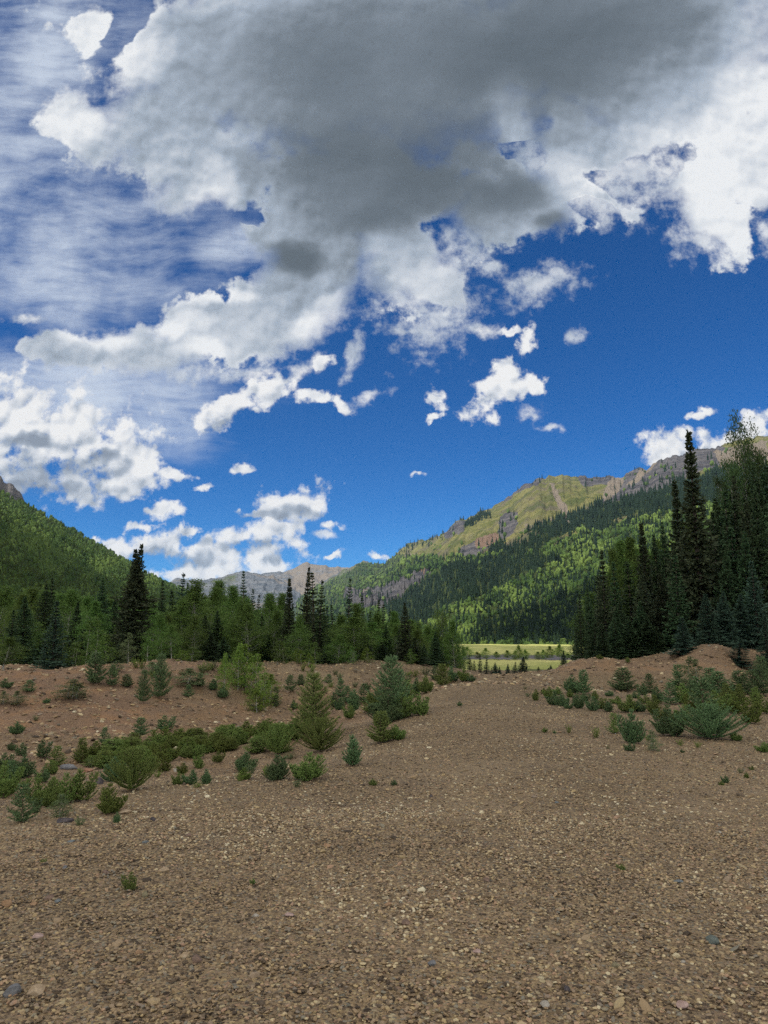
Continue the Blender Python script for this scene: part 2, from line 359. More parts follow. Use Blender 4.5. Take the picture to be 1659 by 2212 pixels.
def mat_stone():
    m, q = new_mat('loose_stone')
    geo = q.n('ShaderNodeNewGeometry'); P = geo.outputs['Position']
    r = q.attr('tone')
    c = stone_col(q, q.m('ADD', r, q.m('MULTIPLY', q.m('SUBTRACT', q.noise(P, 70, 3), 0.5), 0.10)))
    finish(q, c, 0.85, bump_node(q, q.noise(P, 160, 3, 0.6), 0.5, 0.003), 0.25)
    return m
def mat_rock(name, a, b_):
    m, q = new_mat(name)
    P = q.n('ShaderNodeTexCoord').outputs['Object']
    c = q.mix(q.step(q.noise(P, 9, 6, 0.65), 0.35, 0.65), a, b_)
    c = q.mix(q.step(q.noise(P, 40, 4, 0.6), 0.55, 0.75, 0, 0.5), c, tuple(min(1, v*1.7) for v in b_))
    finish(q, c, 0.85, bump_node(q, q.noise(P, 30, 6, 0.65), 0.6, 0.02), 0.25)
    return m
def mat_leaf(name, dark, light, tip=None, trans=0.25, vary=0.25):
    m, q = new_mat(name)
    isl = q.n('ShaderNodeNewGeometry').outputs['Random Per Island']
    oi = q.n('ShaderNodeObjectInfo').outputs['Random']
    c = q.mix(isl, dark, light)
    if tip is not None: c = q.mix(q.m('MULTIPLY', q.attr('tip'), 0.8), c, tip)
    hs = q.n('ShaderNodeHueSaturation'); q.put(hs.inputs['Color'], c)
    q.put(hs.inputs['Hue'], q.m('ADD', 0.485, q.m('MULTIPLY', oi, 0.035))); q.put(hs.inputs['Value'], q.m('ADD', 1-vary, q.m('MULTIPLY', oi, 2*vary)))
    finish(q, hs.outputs[0], 0.75, None, 0.15, trans)
    return m
def mat_bark(name, a, b_, horizontal=False):
    m, q = new_mat(name)
    P = q.n('ShaderNodeTexCoord').outputs['Object']
    n = q.noise(q.mapping(P, sc=(2, 2, 9) if horizontal else (9, 9, 1.5)), 4, 5, 0.6)
    c = q.mix(q.step(n, 0.56 if horizontal else 0.4, 0.66), a, b_)
    finish(q, c, 0.9, bump_node(q, n, 0.5, 0.02), 0.15)
    return m
M = {}
M['ground'] = mat_ground(); M['stone'] = mat_stone()
M['spruce'] = mat_leaf('spruce_needles', (0.040,0.072,0.033), (0.084,0.136,0.058), None, 0.10)
M['spruce_brown'] = mat_leaf('spruce_needles_dull', (0.042,0.060,0.031), (0.090,0.110,0.053), None, 0.08)
M['spruce_blue'] = mat_leaf('spruce_needles_blue', (0.036,0.072,0.044), (0.066,0.115,0.070), (0.085,0.14,0.095), 0.12)
M['young'] = mat_leaf('young_needles', (0.110,0.165,0.042), (0.180,0.240,0.062), (0.30,0.36,0.11), 0.18, 0.22)
M['young_blue'] = mat_leaf('young_needles_blue', (0.080,0.140,0.056), (0.135,0.205,0.086), (0.22,0.31,0.14), 0.15, 0.2)
M['young_yellow'] = mat_leaf('young_needles_yellow', (0.105,0.150,0.032), (0.165,0.215,0.050), (0.27,0.32,0.09), 0.18, 0.2)
M['aspen'] = mat_leaf('aspen_leaves', (0.085,0.148,0.034), (0.155,0.232,0.056), None, 0.35)
M['aspen_young'] = mat_leaf('young_aspen_leaves', (0.13,0.20,0.035), (0.22,0.30,0.06), None, 0.35)
M['aspen_dull'] = mat_leaf('dull_aspen_leaves', (0.045,0.075,0.026), (0.085,0.125,0.042), None, 0.25)
M['willow'] = mat_leaf('willow_leaves', (0.11,0.145,0.06), (0.18,0.22,0.10), None, 0.3)
M['bark'] = mat_bark('spruce_bark', (0.075,0.055,0.042), (0.14,0.11,0.09))
M['abark'] = mat_bark('aspen_bark', (0.36,0.35,0.30), (0.06,0.055,0.05), True)
M['twig'] = mat_bark('twig_bark', (0.12,0.085,0.06), (0.2,0.15,0.1))

# ------------------------------------------------------------------ shape of the near ground
def p_z(px, py, z):
    x, y, d = pxdir(px, py); t = (z-EYE)/d; return (t*x, t*y, z)
def p_d(px, py, dist):
    x, y, d = pxdir(px, py); t = dist/y; return (t*x, dist, EYE+t*d)
CTRL = [p_z(*a) for a in [
    (0,2212,0),(830,2212,0),(1659,2212,0),(100,2000,0),(800,2000,0),(1600,2000,0),(400,1820,0),(1000,1800,0),(1600,1800,0),(900,1700,0),(1300,1700,0),(1650,1650,0),
    (1100,1580,0),(1400,1560,0),(1650,1550,0.02),(1050,1510,0),(1200,1520,0),(1100,1475,0),(1000,1478,0),(1400,1500,0.05),
    (20,1830,0),(120,1760,-0.05),(260,1725,-0.05),(450,1695,-0.05),(650,1690,0),(770,1645,0),(870,1585,0),(930,1530,0),(950,1492,0),
    (0,1740,-0.35),(120,1700,-0.5),(300,1672,-0.5),(500,1650,-0.55),(640,1645,-0.4),(720,1600,-0.45),(820,1545,-0.6),(890,1505,-0.5),
    (0,1660,-1.1),(200,1630,-1.2),(400,1605,-1.3),(550,1595,-1.35),(650,1565,-1.35),(720,1545,-1.3),(790,1520,-1.15),(860,1490,-0.9),
    (0,1600,-1.1),(150,1590,-1.15),(330,1570,-1.3),(500,1562,-1.4),(620,1545,-1.45)]]
CTRL += [p_d(*a) for a in [
    (0,1530,25.5),(180,1525,26.5),(350,1522,28),(480,1525,29.5),(600,1520,32),(700,1500,34),(800,1480,37),
    (0,1452,30),(130,1457,30.5),(250,1433,33),(400,1438,34),(480,1442,36),(560,1452,37.5),(620,1446,39),(700,1440,41),(780,1437,42),(850,1438,45),(940,1440,50),
    (1060,1461,34),(1000,1462,35),(1150,1470,31),
    (1265,1425,30.5),(1220,1450,29),(1330,1429,31),(1400,1437,31),(1470,1421,30.5),(1530,1399,30),(1570,1402,30.5),(1610,1445,30),(1655,1440,30),(1720,1430,30),
    (1170,1478,26.5),(1250,1489,26.5),(1400,1489,26.5),(1550,1489,26),(1659,1492,26)]]
CTRL += [(-14,33,0.2),(-25,33,0.3),(-18,45,0.1),(-8,45,0.0),(-30,60,0.3),(-10,60,-0.1),(-4,65,-0.6),(-60,60,0.8),(-50,30,0.8),(-40,10,0.3),(-20,5,-0.5),
         (0,-10,0),(-20,-15,-0.3),(20,-15,0),(18,5,0),(15,15,0),(30,10,0.2),(-40,-40,0),(40,-40,0),(40,25,0.6),
         (12,38,0.1),(18,40,0.3),(25,45,0.6),(40,60,1.0),(60,60,1.5),(14,48,-0.6),(6,42,-1.0),(4,52,-1.2),(10,60,-1.3),(6,76,-1.5),(15,76,-1.5),(12,100,-1.5),(-15,90,-0.8),(-50,100,0.3),(50,100,0.3),(20,110,-1.2)]
CT = np.array(CTRL)
def _U(r2): return np.where(r2 > 1e-12, r2*np.log(np.maximum(r2, 1e-12)), 0)
_n = len(CT); _K = _U(((CT[:, None, :2]-CT[None, :, :2])**2).sum(-1)) + np.eye(_n)*0.2
_P = np.c_[np.ones(_n), CT[:, :2]]
_w = np.linalg.solve(np.block([[_K, _P], [_P.T, np.zeros((3, 3))]]), np.r_[CT[:, 2], 0, 0, 0])
def tps(x, y):
    x = np.atleast_1d(np.asarray(x, float)); y = np.atleast_1d(np.asarray(y, float)); out = np.empty(x.size); xf = x.ravel(); yf = y.ravel()
    for i in range(0, x.size, 60000):
        a = xf[i:i+60000]; b = yf[i:i+60000]
        k = _U((a[:, None]-CT[None, :, 0])**2 + (b[:, None]-CT[None, :, 1])**2)
        out[i:i+60000] = k@_w[:_n] + _w[_n] + _w[_n+1]*a + _w[_n+2]*b
    return out.reshape(x.shape)
def zground(x, y, detail=True):
    x = np.atleast_1d(np.asarray(x, float)); y = np.atleast_1d(np.asarray(y, float)); r = np.hypot(x, y)
    near = np.zeros(x.shape); m = r < 130
    near[m] = tps(x[m], y[m])
    far = np.interp(r, [0, 110, 150, 600, 900, 3000, 30000], [-1.5, -1.5, -1.6, -2.9, -3.2, -5, -60])
    az = np.arctan2(x, y)
    far = far + sstep(0.02, 0.5, -az-0.02)*np.interp(r, [90, 400, 900], [0.8, 8, 20]) + sstep(0.27, 0.7, az)*np.interp(r, [90, 400, 900], [1.5, 10, 25])
    w = sstep(70, 118, r); z = near*(1-w)+far*w
    if detail:
        bank = np.clip(np.abs(np.clip(z, -1.6, 1.6)+0.0)*1.5, 0.0, 1.0)
        z = z + 0.020*fbm(x/1.7, y/1.7, 3, 4) + bank*(0.22*fbm(x/2.4, y/1.6, 5, 5) + 0.07*fbm(x/0.4, y/0.4, 9, 3)) + 0.30*sstep(26, 31, y)*sstep(60, 45, y)*fbm(x/3.2, y/5.0, 12, 3)*(x < 4) + sstep(60, 300, r)*0.5*fbm(x/30, y/30, 6, 4)
    return z
def on_ground(px, py):
    """the point of the ground seen at a point of the photograph"""
    x, y, d = pxdir(px, py)
    t = np.concatenate([np.arange(2, 60, 0.05), np.arange(60, 200, 0.5), np.arange(200, 900, 4)])
    gz = zground(t*x, t*y); hit = np.nonzero(EYE+t*d <= gz)[0]
    i = hit[0] if len(hit) else len(t)-1
    return t[i]*x, t[i]*y, gz[i]

# ------------------------------------------------------------------ the ground sheet
def build_ground():
    a = np.concatenate([np.linspace(-math.pi, -0.75, 60)[:-1], np.linspace(-0.75, 0.75, 900), np.linspace(0.75, math.pi, 60)[1:-1]])
    r = np.concatenate([np.geomspace(0.4, 3, 14)[:-1], np.geomspace(3, 60, 560)[:-1], np.geomspace(60, 800, 110)[:-1], np.geomspace(800, 11800, 36)])
    A, Rr = np.meshgrid(a, r); x = Rr*np.sin(A); y = Rr*np.cos(A)
    z = zground(x.ravel(), y.ravel()).reshape(x.shape)
    # stony unevenness on the banks and, finer, on the bench
    z = z + (0.010*fbm(x/0.12, y/0.12, 21, 3) + 0.006*fbm(x/0.05, y/0.05, 22, 2))*sstep(40, 10, Rr)
    n_r, n_a = x.shape
    idx = np.arange(n_r*n_a).reshape(n_r, n_a)
    q0 = idx[:-1, :]; q1 = idx[1:, :]
    F = np.stack([q0, np.roll(q0, -1, 1), np.roll(q1, -1, 1), q1], -1).reshape(-1, 4)
    V = np.c_[x.ravel(), y.ravel(), z.ravel()]
    V = np.vstack([V, [0, 0, float(zground(0, 0)[0])]]); c = len(V)-1
    T = np.stack([np.full(n_a, c), np.roll(idx[0], -1), idx[0]], -1)
    X = V[:, 0]; Y = V[:, 1]; Z = V[:, 2]; R_ = np.hypot(X, Y); az = np.arctan2(X, Y)
    px, py = project(X, Y, Z)
    n1 = fbm(X/3.0, Y/3.0, 31, 4)
    gully = sstep(-0.25, -0.9, Z)*(Y < 60)
    red = np.clip(sstep(-4, -9, X + 0.10*(Y-20))*sstep(18, 24, Y) + 0.0, 0, 1)*(1-0.35*sstep(-6, 0, X)) 
    red = np.maximum(red, sstep(0.12, 0.5, Z)*(X > 2)*(Y < 45)*0.6)
    red = np.maximum(red, gully*0.55)*sstep(60, 45, R_)
    red = np.clip(red*(0.85+0.5*n1), 0, 1)
    grass = sstep(0, 5, Y - (36.5 + 1.1*np.maximum(X+12, 0)*0.62))*(X < 4) * (R_ < 130)
    grass = np.maximum(grass, (X > 8)*sstep(34, 38, Y)*(X/np.maximum(Y, 1) > 0.22))
    grass = np.maximum(grass, sstep(72, 77, R_)); grass = np.clip(grass, 0, 1)
    Ym = Y + 9*fbm(X/9, Y/30, 71, 4)
    meadow = sstep(70, 80, Ym)*(1-sstep(110, 118, Ym)) + sstep(146, 160, Ym)
    meadow = meadow*(az > -0.15)*(az < 0.32)
    Yn = Y + 9*fbm(X/9, Y/30, 71, 4)
    bar = sstep(110, 118, Yn)*(1-sstep(146, 160, Yn))*(az > -0.1)*(az < 0.35)
    me = make_mesh('ground', V, [F, T], {'red': red, 'grass': grass*(1-bar), 'meadow': np.clip(meadow, 0, 1), 'bar': bar}, True, M['ground'])
    link('ground', me, None, 'brown stony gravel flat dropping into a red gully with meadow beyond', 'ground', None, 'structure')
build_ground()

# ------------------------------------------------------------------ hills and mountains
def lut(pts, x): p = sorted(pts); return np.interp(x, [a for a, b in p], [b for a, b in p])
def build_range(name, sky_pts, px0, px1, step_, base, ridge, zb, rows, relief, seed, exp=1.15, jag=0.004, back=0.5, width=(1.0, 0.16)):
    """a mountainside: each column runs from the valley floor up to its crest and down again behind it"""
    pxs = np.arange(px0, px1+step_, step_); sk = lut(sky_pts, pxs)
    az, te = px_az_el(pxs, sk)
    rb = lut(base, pxs); rr = lut(ridge, pxs)
    te = te + jag*fbm(pxs/14.0, pxs*0+seed, seed, 5, 0.6)
    zr = EYE + te*rr
    t = np.concatenate([np.linspace(0, 1, rows), 1+np.linspace(0, 1, 14)[1:]**1.2*back])
    T, _ = np.meshgrid(t, pxs, indexing='ij')
    Rr = rb + (rr-rb)*T
    prof = np.where(T <= 1, T**exp, 1-(T-1)*1.3)
    Z = zb + (zr-zb)*prof
    X = Rr*np.sin(az); Y = Rr*np.cos(az)
    s = az*rr                                    # metres along the slope
    down = np.maximum(Rr-rb, 0)
    warpx = 120*fbm(X/900, Y/900, seed+50, 4)
    g1 = ridged((s+warpx+0.25*down)/width[0]/420, down/1500, seed+1, 5)-0.55
    g2 = ridged((s-warpx*0.5-0.12*down)/130, down/600, seed+2, 4)-0.55
    g3 = fbm(X/60, Y/60, seed+3, 4)
    env = np.where(T <= 1, np.sin(np.clip(T, 0, 1)*math.pi)**0.7, 0.6*np.clip(T-1, 0, 1))
    Z = Z + relief*env*(g1*1.0+g2*0.30) + relief*0.05*g3*np.clip(T*6, 0, 1)
    # keep every crest just below the skyline of its own column
    lim = EYE + te*Rr*1.0 - 0.002*Rr
    over = (Z > lim) & (T < 1)
    Z = np.where(over, lim, Z)
    return dict(X=X, Y=Y, Z=Z, T=T, pxs=pxs, g1=g1, g2=g2)
def range_mesh(name, D, attrs, mat, label, cat='mountain'):
    X, Y, Z = D['X'], D['Y'], D['Z']; nr, nc = X.shape
    idx = np.arange(nr*nc).reshape(nr, nc)
    F = np.stack([idx[:-1, :-1], idx[:-1, 1:], idx[1:, 1:], idx[1:, :-1]], -1).reshape(-1, 4)
    me = make_mesh(name, np.c_[X.ravel(), Y.ravel(), Z.ravel()], F, {k: v.ravel() for k, v in attrs.items()}, True, mat)
    return link(name, me, None, label, cat, None, 'structure')
def soft_poly(px, py, poly, seed, amp=10, sc=22):
    dx = amp*fbm(px/sc, py/sc, seed, 4); dy = amp*0.7*fbm(px/sc, py/sc, seed+40, 4)
    return inpoly(px+dx, py+dy, poly).astype(float)

def mat_mountain(name, grassy, grassy2, rock_a, rock_b, floor, scale=1.0):
    m, q = new_mat(name)
    P = q.n('ShaderNodeNewGeometry').outputs['Position']
    n1 = q.noise(P, 0.012*scale, 8, 0.62); n2 = q.noise(P, 0.06*scale, 6, 0.65)
    strat = q.noise(q.mapping(P, sc=(0.004, 0.004, 0.05)), 1.0, 6, 0.65)
    gc = q.mix(q.step(n1, 0.38, 0.62), grassy, grassy2); gc = q.mix(q.step(n2, 0.5, 0.75, 0, 0.55), gc, tuple(v*0.6 for v in grassy))
    n3 = q.noise(P, 0.005*scale, 7, 0.6); gc = q.mix(q.step(n3, 0.48, 0.62, 0, 0.75), gc, (0.135,0.115,0.090)); gc = q.mix(q.step(q.noise(q.mapping(P, loc=(300, 0, 90)), 0.008*scale, 7, 0.6), 0.52, 0.62, 0, 0.7), gc, (0.075,0.095,0.030))
    rk = q.mix(q.step(strat, 0.40, 0.60), rock_a, rock_b); rk = q.mix(q.step(n2, 0.45, 0.7, 0, 0.6), rk, tuple(v*0.5 for v in rock_a))
    c = q.mix(q.step(q.m('ADD', q.attr('forest'), q.m('MULTIPLY', q.m('SUBTRACT', n2, 0.5), 0.4)), 0.4, 0.6), gc, floor)
    rf = q.step(q.m('ADD', q.attr('rock'), q.m('MULTIPLY', q.m('SUBTRACT', n1, 0.5), 1.1)), 0.40, 0.60)
    c = q.mix(rf, c, rk)
    c = q.mix(q.step(q.m('ADD', q.attr('scree'), q.m('MULTIPLY', q.m('SUBTRACT', n2, 0.5), 0.9)), 0.45, 0.7), c, q.mix(n1, (0.25,0.20,0.145), (0.19,0.165,0.14)))
    c = q.mix(q.step(q.m('ADD', q.attr('ochre'), q.m('MULTIPLY', q.m('SUBTRACT', n2, 0.5), 0.8)), 0.45, 0.7), c, (0.20,0.135,0.098))
    b = bump_node(q, n1, 0.9, 70.0/scale); b = bump_node(q, n2, 0.8, 16.0/scale, b); b = bump_node(q, q.noise(P, 0.25*scale, 5, 0.65), 0.5, 3.0/scale, b)
    finish(q, c, 0.95, b, 0.05)
    return m

ZONE = dict(
  rock=[[(1236,1024),(1262,1018),(1335,1018),(1375,1005),(1400,1000),(1430,975),(1520,950),(1590,970),(1560,1000),(1480,1032),(1400,1066),(1310,1090),(1290,1084),(1322,1056),(1330,1044),(1262,1052)],
        [(1078,1118),(1100,1103),(1122,1104),(1118,1125),(1112,1150),(1085,1163),(1075,1150)],
        [(1150,1036),(1178,1024),(1160,1048),(1110,1068),(1085,1088),(1100,1060)],
        [(740,1285),(745,1268),(790,1276),(850,1262),(900,1240),(925,1228),(932,1236),(905,1262),(880,1285),(840,1305),(790,1320),(760,1315)],
        [(990,1188),(1030,1170),(1070,1160),(1062,1178),(1030,1200),(995,1205)],
        [(955,1150),(985,1128),(1005,1122),(1000,1150),(960,1168)]],
  scree=[[(1185,1040),(1200,1045),(1225,1100),(1232,1130),(1222,1128),(1205,1090)],[(1320,1030),(1348,1028),(1338,1060),(1310,1085),(1300,1075)],[(1400,1000),(1420,1000),(1380,1040),(1350,1050)],[(1540,975),(1659,950),(1659,1000),(1560,1010)]],
  ochre=[[(1022,1172),(1040,1160),(1072,1152),(1085,1160),(1060,1180),(1030,1185)],[(900,1232),(915,1222),(925,1240),(912,1252)]],
  cliffs=[[(740,1278),(790,1276),(850,1262),(925,1229),(920,1245),(880,1285),(840,1305),(790,1320)]],
  meadow=[[(1095,1185),(1075,1180),(1120,1158),(1165,1146),(1160,1158),(1130,1172)],[(940,1196),(905,1205),(870,1200),(950,1160),(1000,1140),(1060,1170),(1020,1178)],[(1190,1165),(1240,1150),(1245,1160),(1200,1180)],[(1330,1120),(1380,1105),(1375,1117),(1335,1130)]])
TREELINE = [(640,1240),(760,1225),(830,1200),(870,1195),(900,1204),(985,1203),(1000,1205),(1056,1189),(1090,1172),(1149,1141),(1210,1118),(1271,1097),(1352,1076),(1400,1058),(1473,1036),(1554,1019),(1659,1000),(2300,960)]
SKY_R = [(640,1300),(690,1262),(740,1240),(760,1225),(790,1213),(830,1216),(880,1176),(940,1160),(960,1147),(987,1127),(1028,1112),(1060,1097),(1089,1080),(1125,1052),(1149,1040),(1178,1028),(1230,1025.5),(1250,1032),(1291,1028),(1323,1031.6),(1335,1033.6),(1364,1019.5),(1380,1010),(1396,1014.6),(1424,993),(1445,989),(1493,974),(1513,971),(1554,962),(1594,949),(1659,938),(1800,900),(2000,880),(2300,900)]
RM = build_range('mountain', SKY_R, 640, 2300, 2.0, [(640,2600),(800,1500),(950,820),(1000,640),(1700,520),(2300,420)], [(640,6800),(800,5600),(900,4900),(1000,4300),(1150,3700),(1300,3900),(1500,3400),(1700,3100),(2300,2600)], -6, 330, 120, 11, 1.12, 0.0045)
RPX, RPY = project(RM['X'], RM['Y'], RM['Z'])
front_m = RM['T'] <= 1.02
def zmask(key, seed, amp=8, sc=18):
    r = np.zeros(RPX.shape)
    for k, p in enumerate(ZONE[key]): r = np.maximum(r, soft_poly(RPX, RPY, p, seed+k, amp, sc))
    return r
tl = lut(TREELINE, RPX.ravel()).reshape(RPX.shape)
tn = 14*fbm(RPX/30, RPY/30, 77, 5)
forest_m = (RPY + tn > tl).astype(float)*front_m
rock_m = zmask('rock', 200); meadow_m = zmask('meadow', 300, 10, 22)
forest_m = forest_m*(1-rock_m)*(1-meadow_m)
# columns of the cliffs stand out of the slope
cl = zmask('cliffs', 400, 5, 18)
RM['Z'] = RM['Z'] + cl*26*ridged(RPX/7.0, RPY/60.0, 91, 3)
M['mountain'] = mat_mountain('mountain_slope', (0.125,0.135,0.042), (0.215,0.200,0.078), (0.072,0.070,0.080), (0.145,0.135,0.135), (0.055,0.075,0.025))
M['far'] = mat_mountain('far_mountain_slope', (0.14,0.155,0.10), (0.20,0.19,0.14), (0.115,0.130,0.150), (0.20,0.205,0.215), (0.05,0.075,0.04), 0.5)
range_mesh('mountain', RM, {'forest': forest_m, 'rock': rock_m, 'scree': np.maximum(zmask('scree', 500, 6, 12), 0.62*sstep(-0.10, -0.24, RM['g1'])*(1-forest_m)), 'ochre': zmask('ochre', 600, 6, 10)}, M['mountain'],
           'long mountainside rising to a bald green dome and grey rocky crest')

SKY_F1 = [(300,1320),(350,1262),(380,1250),(440,1252),(470,1250),(500,1241),(520,1234),(527,1233),(540,1236),(560,1239),(590,1246),(620,1262),(660,1290),(700,1310),(760,1330)]
SKY_F2 = [(480,1300),(540,1250),(565,1238),(590,1236),(603,1232),(610,1235),(640,1225),(655,1217),(665,1214),(680,1219),(700,1223),(715,1225),(745,1224),(770,1228),(800,1235),(850,1240),(900,1260)]
SKY_F3 = [(600,1330),(660,1290),(700,1255),(740,1232),(765,1222),(785,1213),(795,1214),(815,1222),(850,1230),(900,1240)]
FARS = []
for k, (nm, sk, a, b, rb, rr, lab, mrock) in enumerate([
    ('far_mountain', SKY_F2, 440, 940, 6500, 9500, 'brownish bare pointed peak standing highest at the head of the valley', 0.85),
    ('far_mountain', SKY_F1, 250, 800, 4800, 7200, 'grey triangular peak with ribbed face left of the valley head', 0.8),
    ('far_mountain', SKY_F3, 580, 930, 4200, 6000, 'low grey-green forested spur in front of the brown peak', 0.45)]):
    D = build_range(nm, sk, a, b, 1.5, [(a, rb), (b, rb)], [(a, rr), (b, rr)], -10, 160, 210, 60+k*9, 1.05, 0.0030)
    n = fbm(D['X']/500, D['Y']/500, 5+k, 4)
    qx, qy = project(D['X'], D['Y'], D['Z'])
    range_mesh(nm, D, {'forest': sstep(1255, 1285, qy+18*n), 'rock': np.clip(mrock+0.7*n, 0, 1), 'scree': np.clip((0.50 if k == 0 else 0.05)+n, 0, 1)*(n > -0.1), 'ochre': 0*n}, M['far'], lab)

SKY_L = [(-700,900),(-300,985),(-100,1040),(0,1066),(50,1092),(100,1116),(150,1145),(200,1174),(240,1195),(270,1212),(300,1232),(340,1252),(370,1264),(420,1285),(500,1320),(600,1350)]
LM = build_range('hill', SKY_L, -700, 600, 2.0, [(-700,250),(0,330),(300,600),(600,900)], [(-700,1500),(0,1700),(200,2000),(370,2400),(600,2800)], -3, 240, 60, 33, 1.1, 0.002)
M['hill'] = mat_mountain('hill_slope', (0.10,0.12,0.035), (0.15,0.17,0.05), (0.13,0.12,0.12), (0.2,0.18,0.17), (0.05,0.07,0.022))
one = np.ones(LM['X'].shape)
range_mesh('hill', LM, {'forest': one, 'rock': one*0, 'scree': one*0, 'ochre': one*0}, M['hill'], 'steep green forested hillside rising at the left edge', 'hill')
SKY_L2 = [(-600,900),(-200,985),(-60,1015),(0,1034),(20,1046),(40,1066),(52,1080),(64,1100),(90,1150),(130,1200)]
LC = build_range('crag', SKY_L2, -600, 130, 1.5, [(-600,1700),(130,2300)], [(-600,2300),(130,2800)], 60, 90, 50, 44, 0.8, 0.006)
lo = np.ones(LC['X'].shape)
range_mesh('crag', LC, {'forest': lo*0, 'rock': lo, 'scree': lo*0, 'ochre': lo*0}, M['hill'], 'bare grey rock crag showing above the green hill at left edge', 'crag')

# ------------------------------------------------------------------ woods that clothe the slopes
def slope_points(D, n, seed, accept):
    """points spread over a slope as it shows, kept where accept() says so"""
    rg = np.random.default_rng(seed)
    X, Y, Z, T = D['X'], D['Y'], D['Z'], D['T']; nr = int((T[:, 0] <= 1).sum())
    qx, qy = project(X[:nr], Y[:nr], Z[:nr])
    area = np.abs((qx[:-1, 1:]-qx[:-1, :-1])*(qy[1:, :-1]-qy[:-1, :-1])) + 0.02
    p = (area/area.sum()).ravel(); k = rg.choice(p.size, n, p=p); i, j = np.unravel_index(k, area.shape)
    u, v = rg.random(n), rg.random(n)
    def it(A): return (A[i, j]*(1-u)+A[i, j+1]*u)*(1-v) + (A[i+1, j]*(1-u)+A[i+1, j+1]*u)*v
    x, y, z = it(X), it(Y), it(Z); px, py = project(x, y, z)
    ok = accept(px, py, rg); return np.c_[x, y, z][ok], px[ok], py[ok]
def cone_batch(P, H, Rad, rg, tiers=3, sides=5):
    n = len(P); V = []; F = []; base = 0; per = tiers*(sides+1)
    out = np.zeros((n, per, 3)); 
    for t in range(tiers):
        z0 = (0.05+0.30*t); z1 = min(1.0, z0+0.48 if t < tiers-1 else 1.0); rr = [1.0, 0.72, 0.44][t]
        a = rg.random((n, 1))*6.28 + np.arange(sides)*2*math.pi/sides
        rad = Rad[:, None]*rr*(0.65+0.7*rg.random((n, sides)))
        s = t*(sides+1)
        out[:, s:s+sides, 0] = np.cos(a)*rad; out[:, s:s+sides, 1] = np.sin(a)*rad; out[:, s:s+sides, 2] = H[:, None]*(z0+0.06*(rg.random((n, sides))-0.5))
        out[:, s+sides, 2] = H*z1; out[:, s+sides, 0] = 0.05*Rad*(rg.random(n)-.5)
        for c in range(sides): F.append([s+c, s+(c+1) % sides, s+sides])
    out += P[:, None, :]
    F = (np.array(F)[None]+(np.arange(n)*per)[:, None, None]).reshape(-1, 3)
    return out.reshape(-1, 3), F, per
_ph = (1+5**.5)/2
ICO = np.array([(-1,_ph,0),(1,_ph,0),(-1,-_ph,0),(1,-_ph,0),(0,-1,_ph),(0,1,_ph),(0,-1,-_ph),(0,1,-_ph),(_ph,0,-1),(_ph,0,1),(-_ph,0,-1),(-_ph,0,1)])/math.sqrt(1+_ph*_ph)
ICOF = np.array([(0,11,5),(0,5,1),(0,1,7),(0,7,10),(0,10,11),(1,5,9),(5,11,4),(11,10,2),(10,7,6),(7,1,8),(3,9,4),(3,4,2),(3,2,6),(3,6,8),(3,8,9),(4,9,5),(2,4,11),(6,2,10),(8,6,7),(9,8,1)])
def blob_batch(P, S, rg, jitter=0.35):
    n = len(P); R_ = ICO[None]*(1+jitter*(rg.random((n, 12, 1))*2-1)); a = rg.random(n)*6.28
    c, s = np.cos(a), np.sin(a); x = R_[:, :, 0]*c[:, None]-R_[:, :, 1]*s[:, None]; y = R_[:, :, 0]*s[:, None]+R_[:, :, 1]*c[:, None]
    out = np.stack([x*S[:, None, 0], y*S[:, None, 1], R_[:, :, 2]*S[:, None, 2]], -1) + P[:, None, :]
    F = (ICOF[None]+(np.arange(n)*12)[:, None, None]).reshape(-1, 3)
    return out.reshape(-1, 3), F, 12
def mat_wood(name, cols, fine=0.6, trans=0.2):
    m, q = new_mat(name); P = q.n('ShaderNodeNewGeometry').outputs['Position']
    c = q.ramp(q.attr('tone'), cols); n = q.noise(P, fine, 4, 0.7)
    c = q.mix(q.step(n, 0.4, 0.7, 0, 0.6), c, tuple(v*0.45 for v in cols[0][1]))
    finish(q, c, 0.9, bump_node(q, q.noise(P, fine*2, 3, 0.7), 1.0, 1.2), 0.05, trans)
    return m
M['wood_dark'] = mat_wood('conifer_wood', [(0,(0.014,0.028,0.018)),(1,(0.030,0.052,0.030))], 0.5, 0.0)
M['wood_green'] = mat_wood('aspen_wood', [(0,(0.045,0.085,0.024)),(0.5,(0.090,0.145,0.040)),(1,(0.18,0.255,0.062))], 0.5, 0.15)
CON = [[(1056,1189),(1090,1168),(1149,1141),(1210,1116),(1271,1094),(1352,1072),(1473,1032),(1560,1015),(1659,1000),(1659,1080),(1540,1090),(1470,1105),(1400,1115),(1340,1130),(1300,1150),(1260,1142),(1200,1165),(1160,1192),(1110,1205)],
       [(1000,1215),(1080,1206),(1161,1202),(1214,1206),(1160,1232),(1109,1254),(1048,1280),(980,1312),(925,1350),(850,1345),(820,1310),(870,1285),(920,1250),(960,1235)],
       [(1000,1392),(1010,1370),(1070,1335),(1150,1300),(1200,1288),(1260,1290),(1260,1392)]]
def con_density(px, py):
    d = np.zeros(px.shape)
    for k, p in enumerate(CON): d = np.maximum(d, [0.93, 0.86, 0.42][k]*soft_poly(px, py, p, 700+k, 12, 26))
    ridge = sstep(30, 8, py-lut(SKY_R, px))*(px > 860)*(px < 1060)*0.85
    return np.maximum(np.maximum(d, 0.16+0.18*(fbm(px/40, py/25, 55, 4) > 0.05)), ridge)
def clearing(px, py, seed=61): return sstep(0.30, 0.42, fbm(px/26, py/13, seed, 4))
def below_line(px, py): return py + 12*fbm(px/30, py/30, 77, 5) > lut(TREELINE, px)
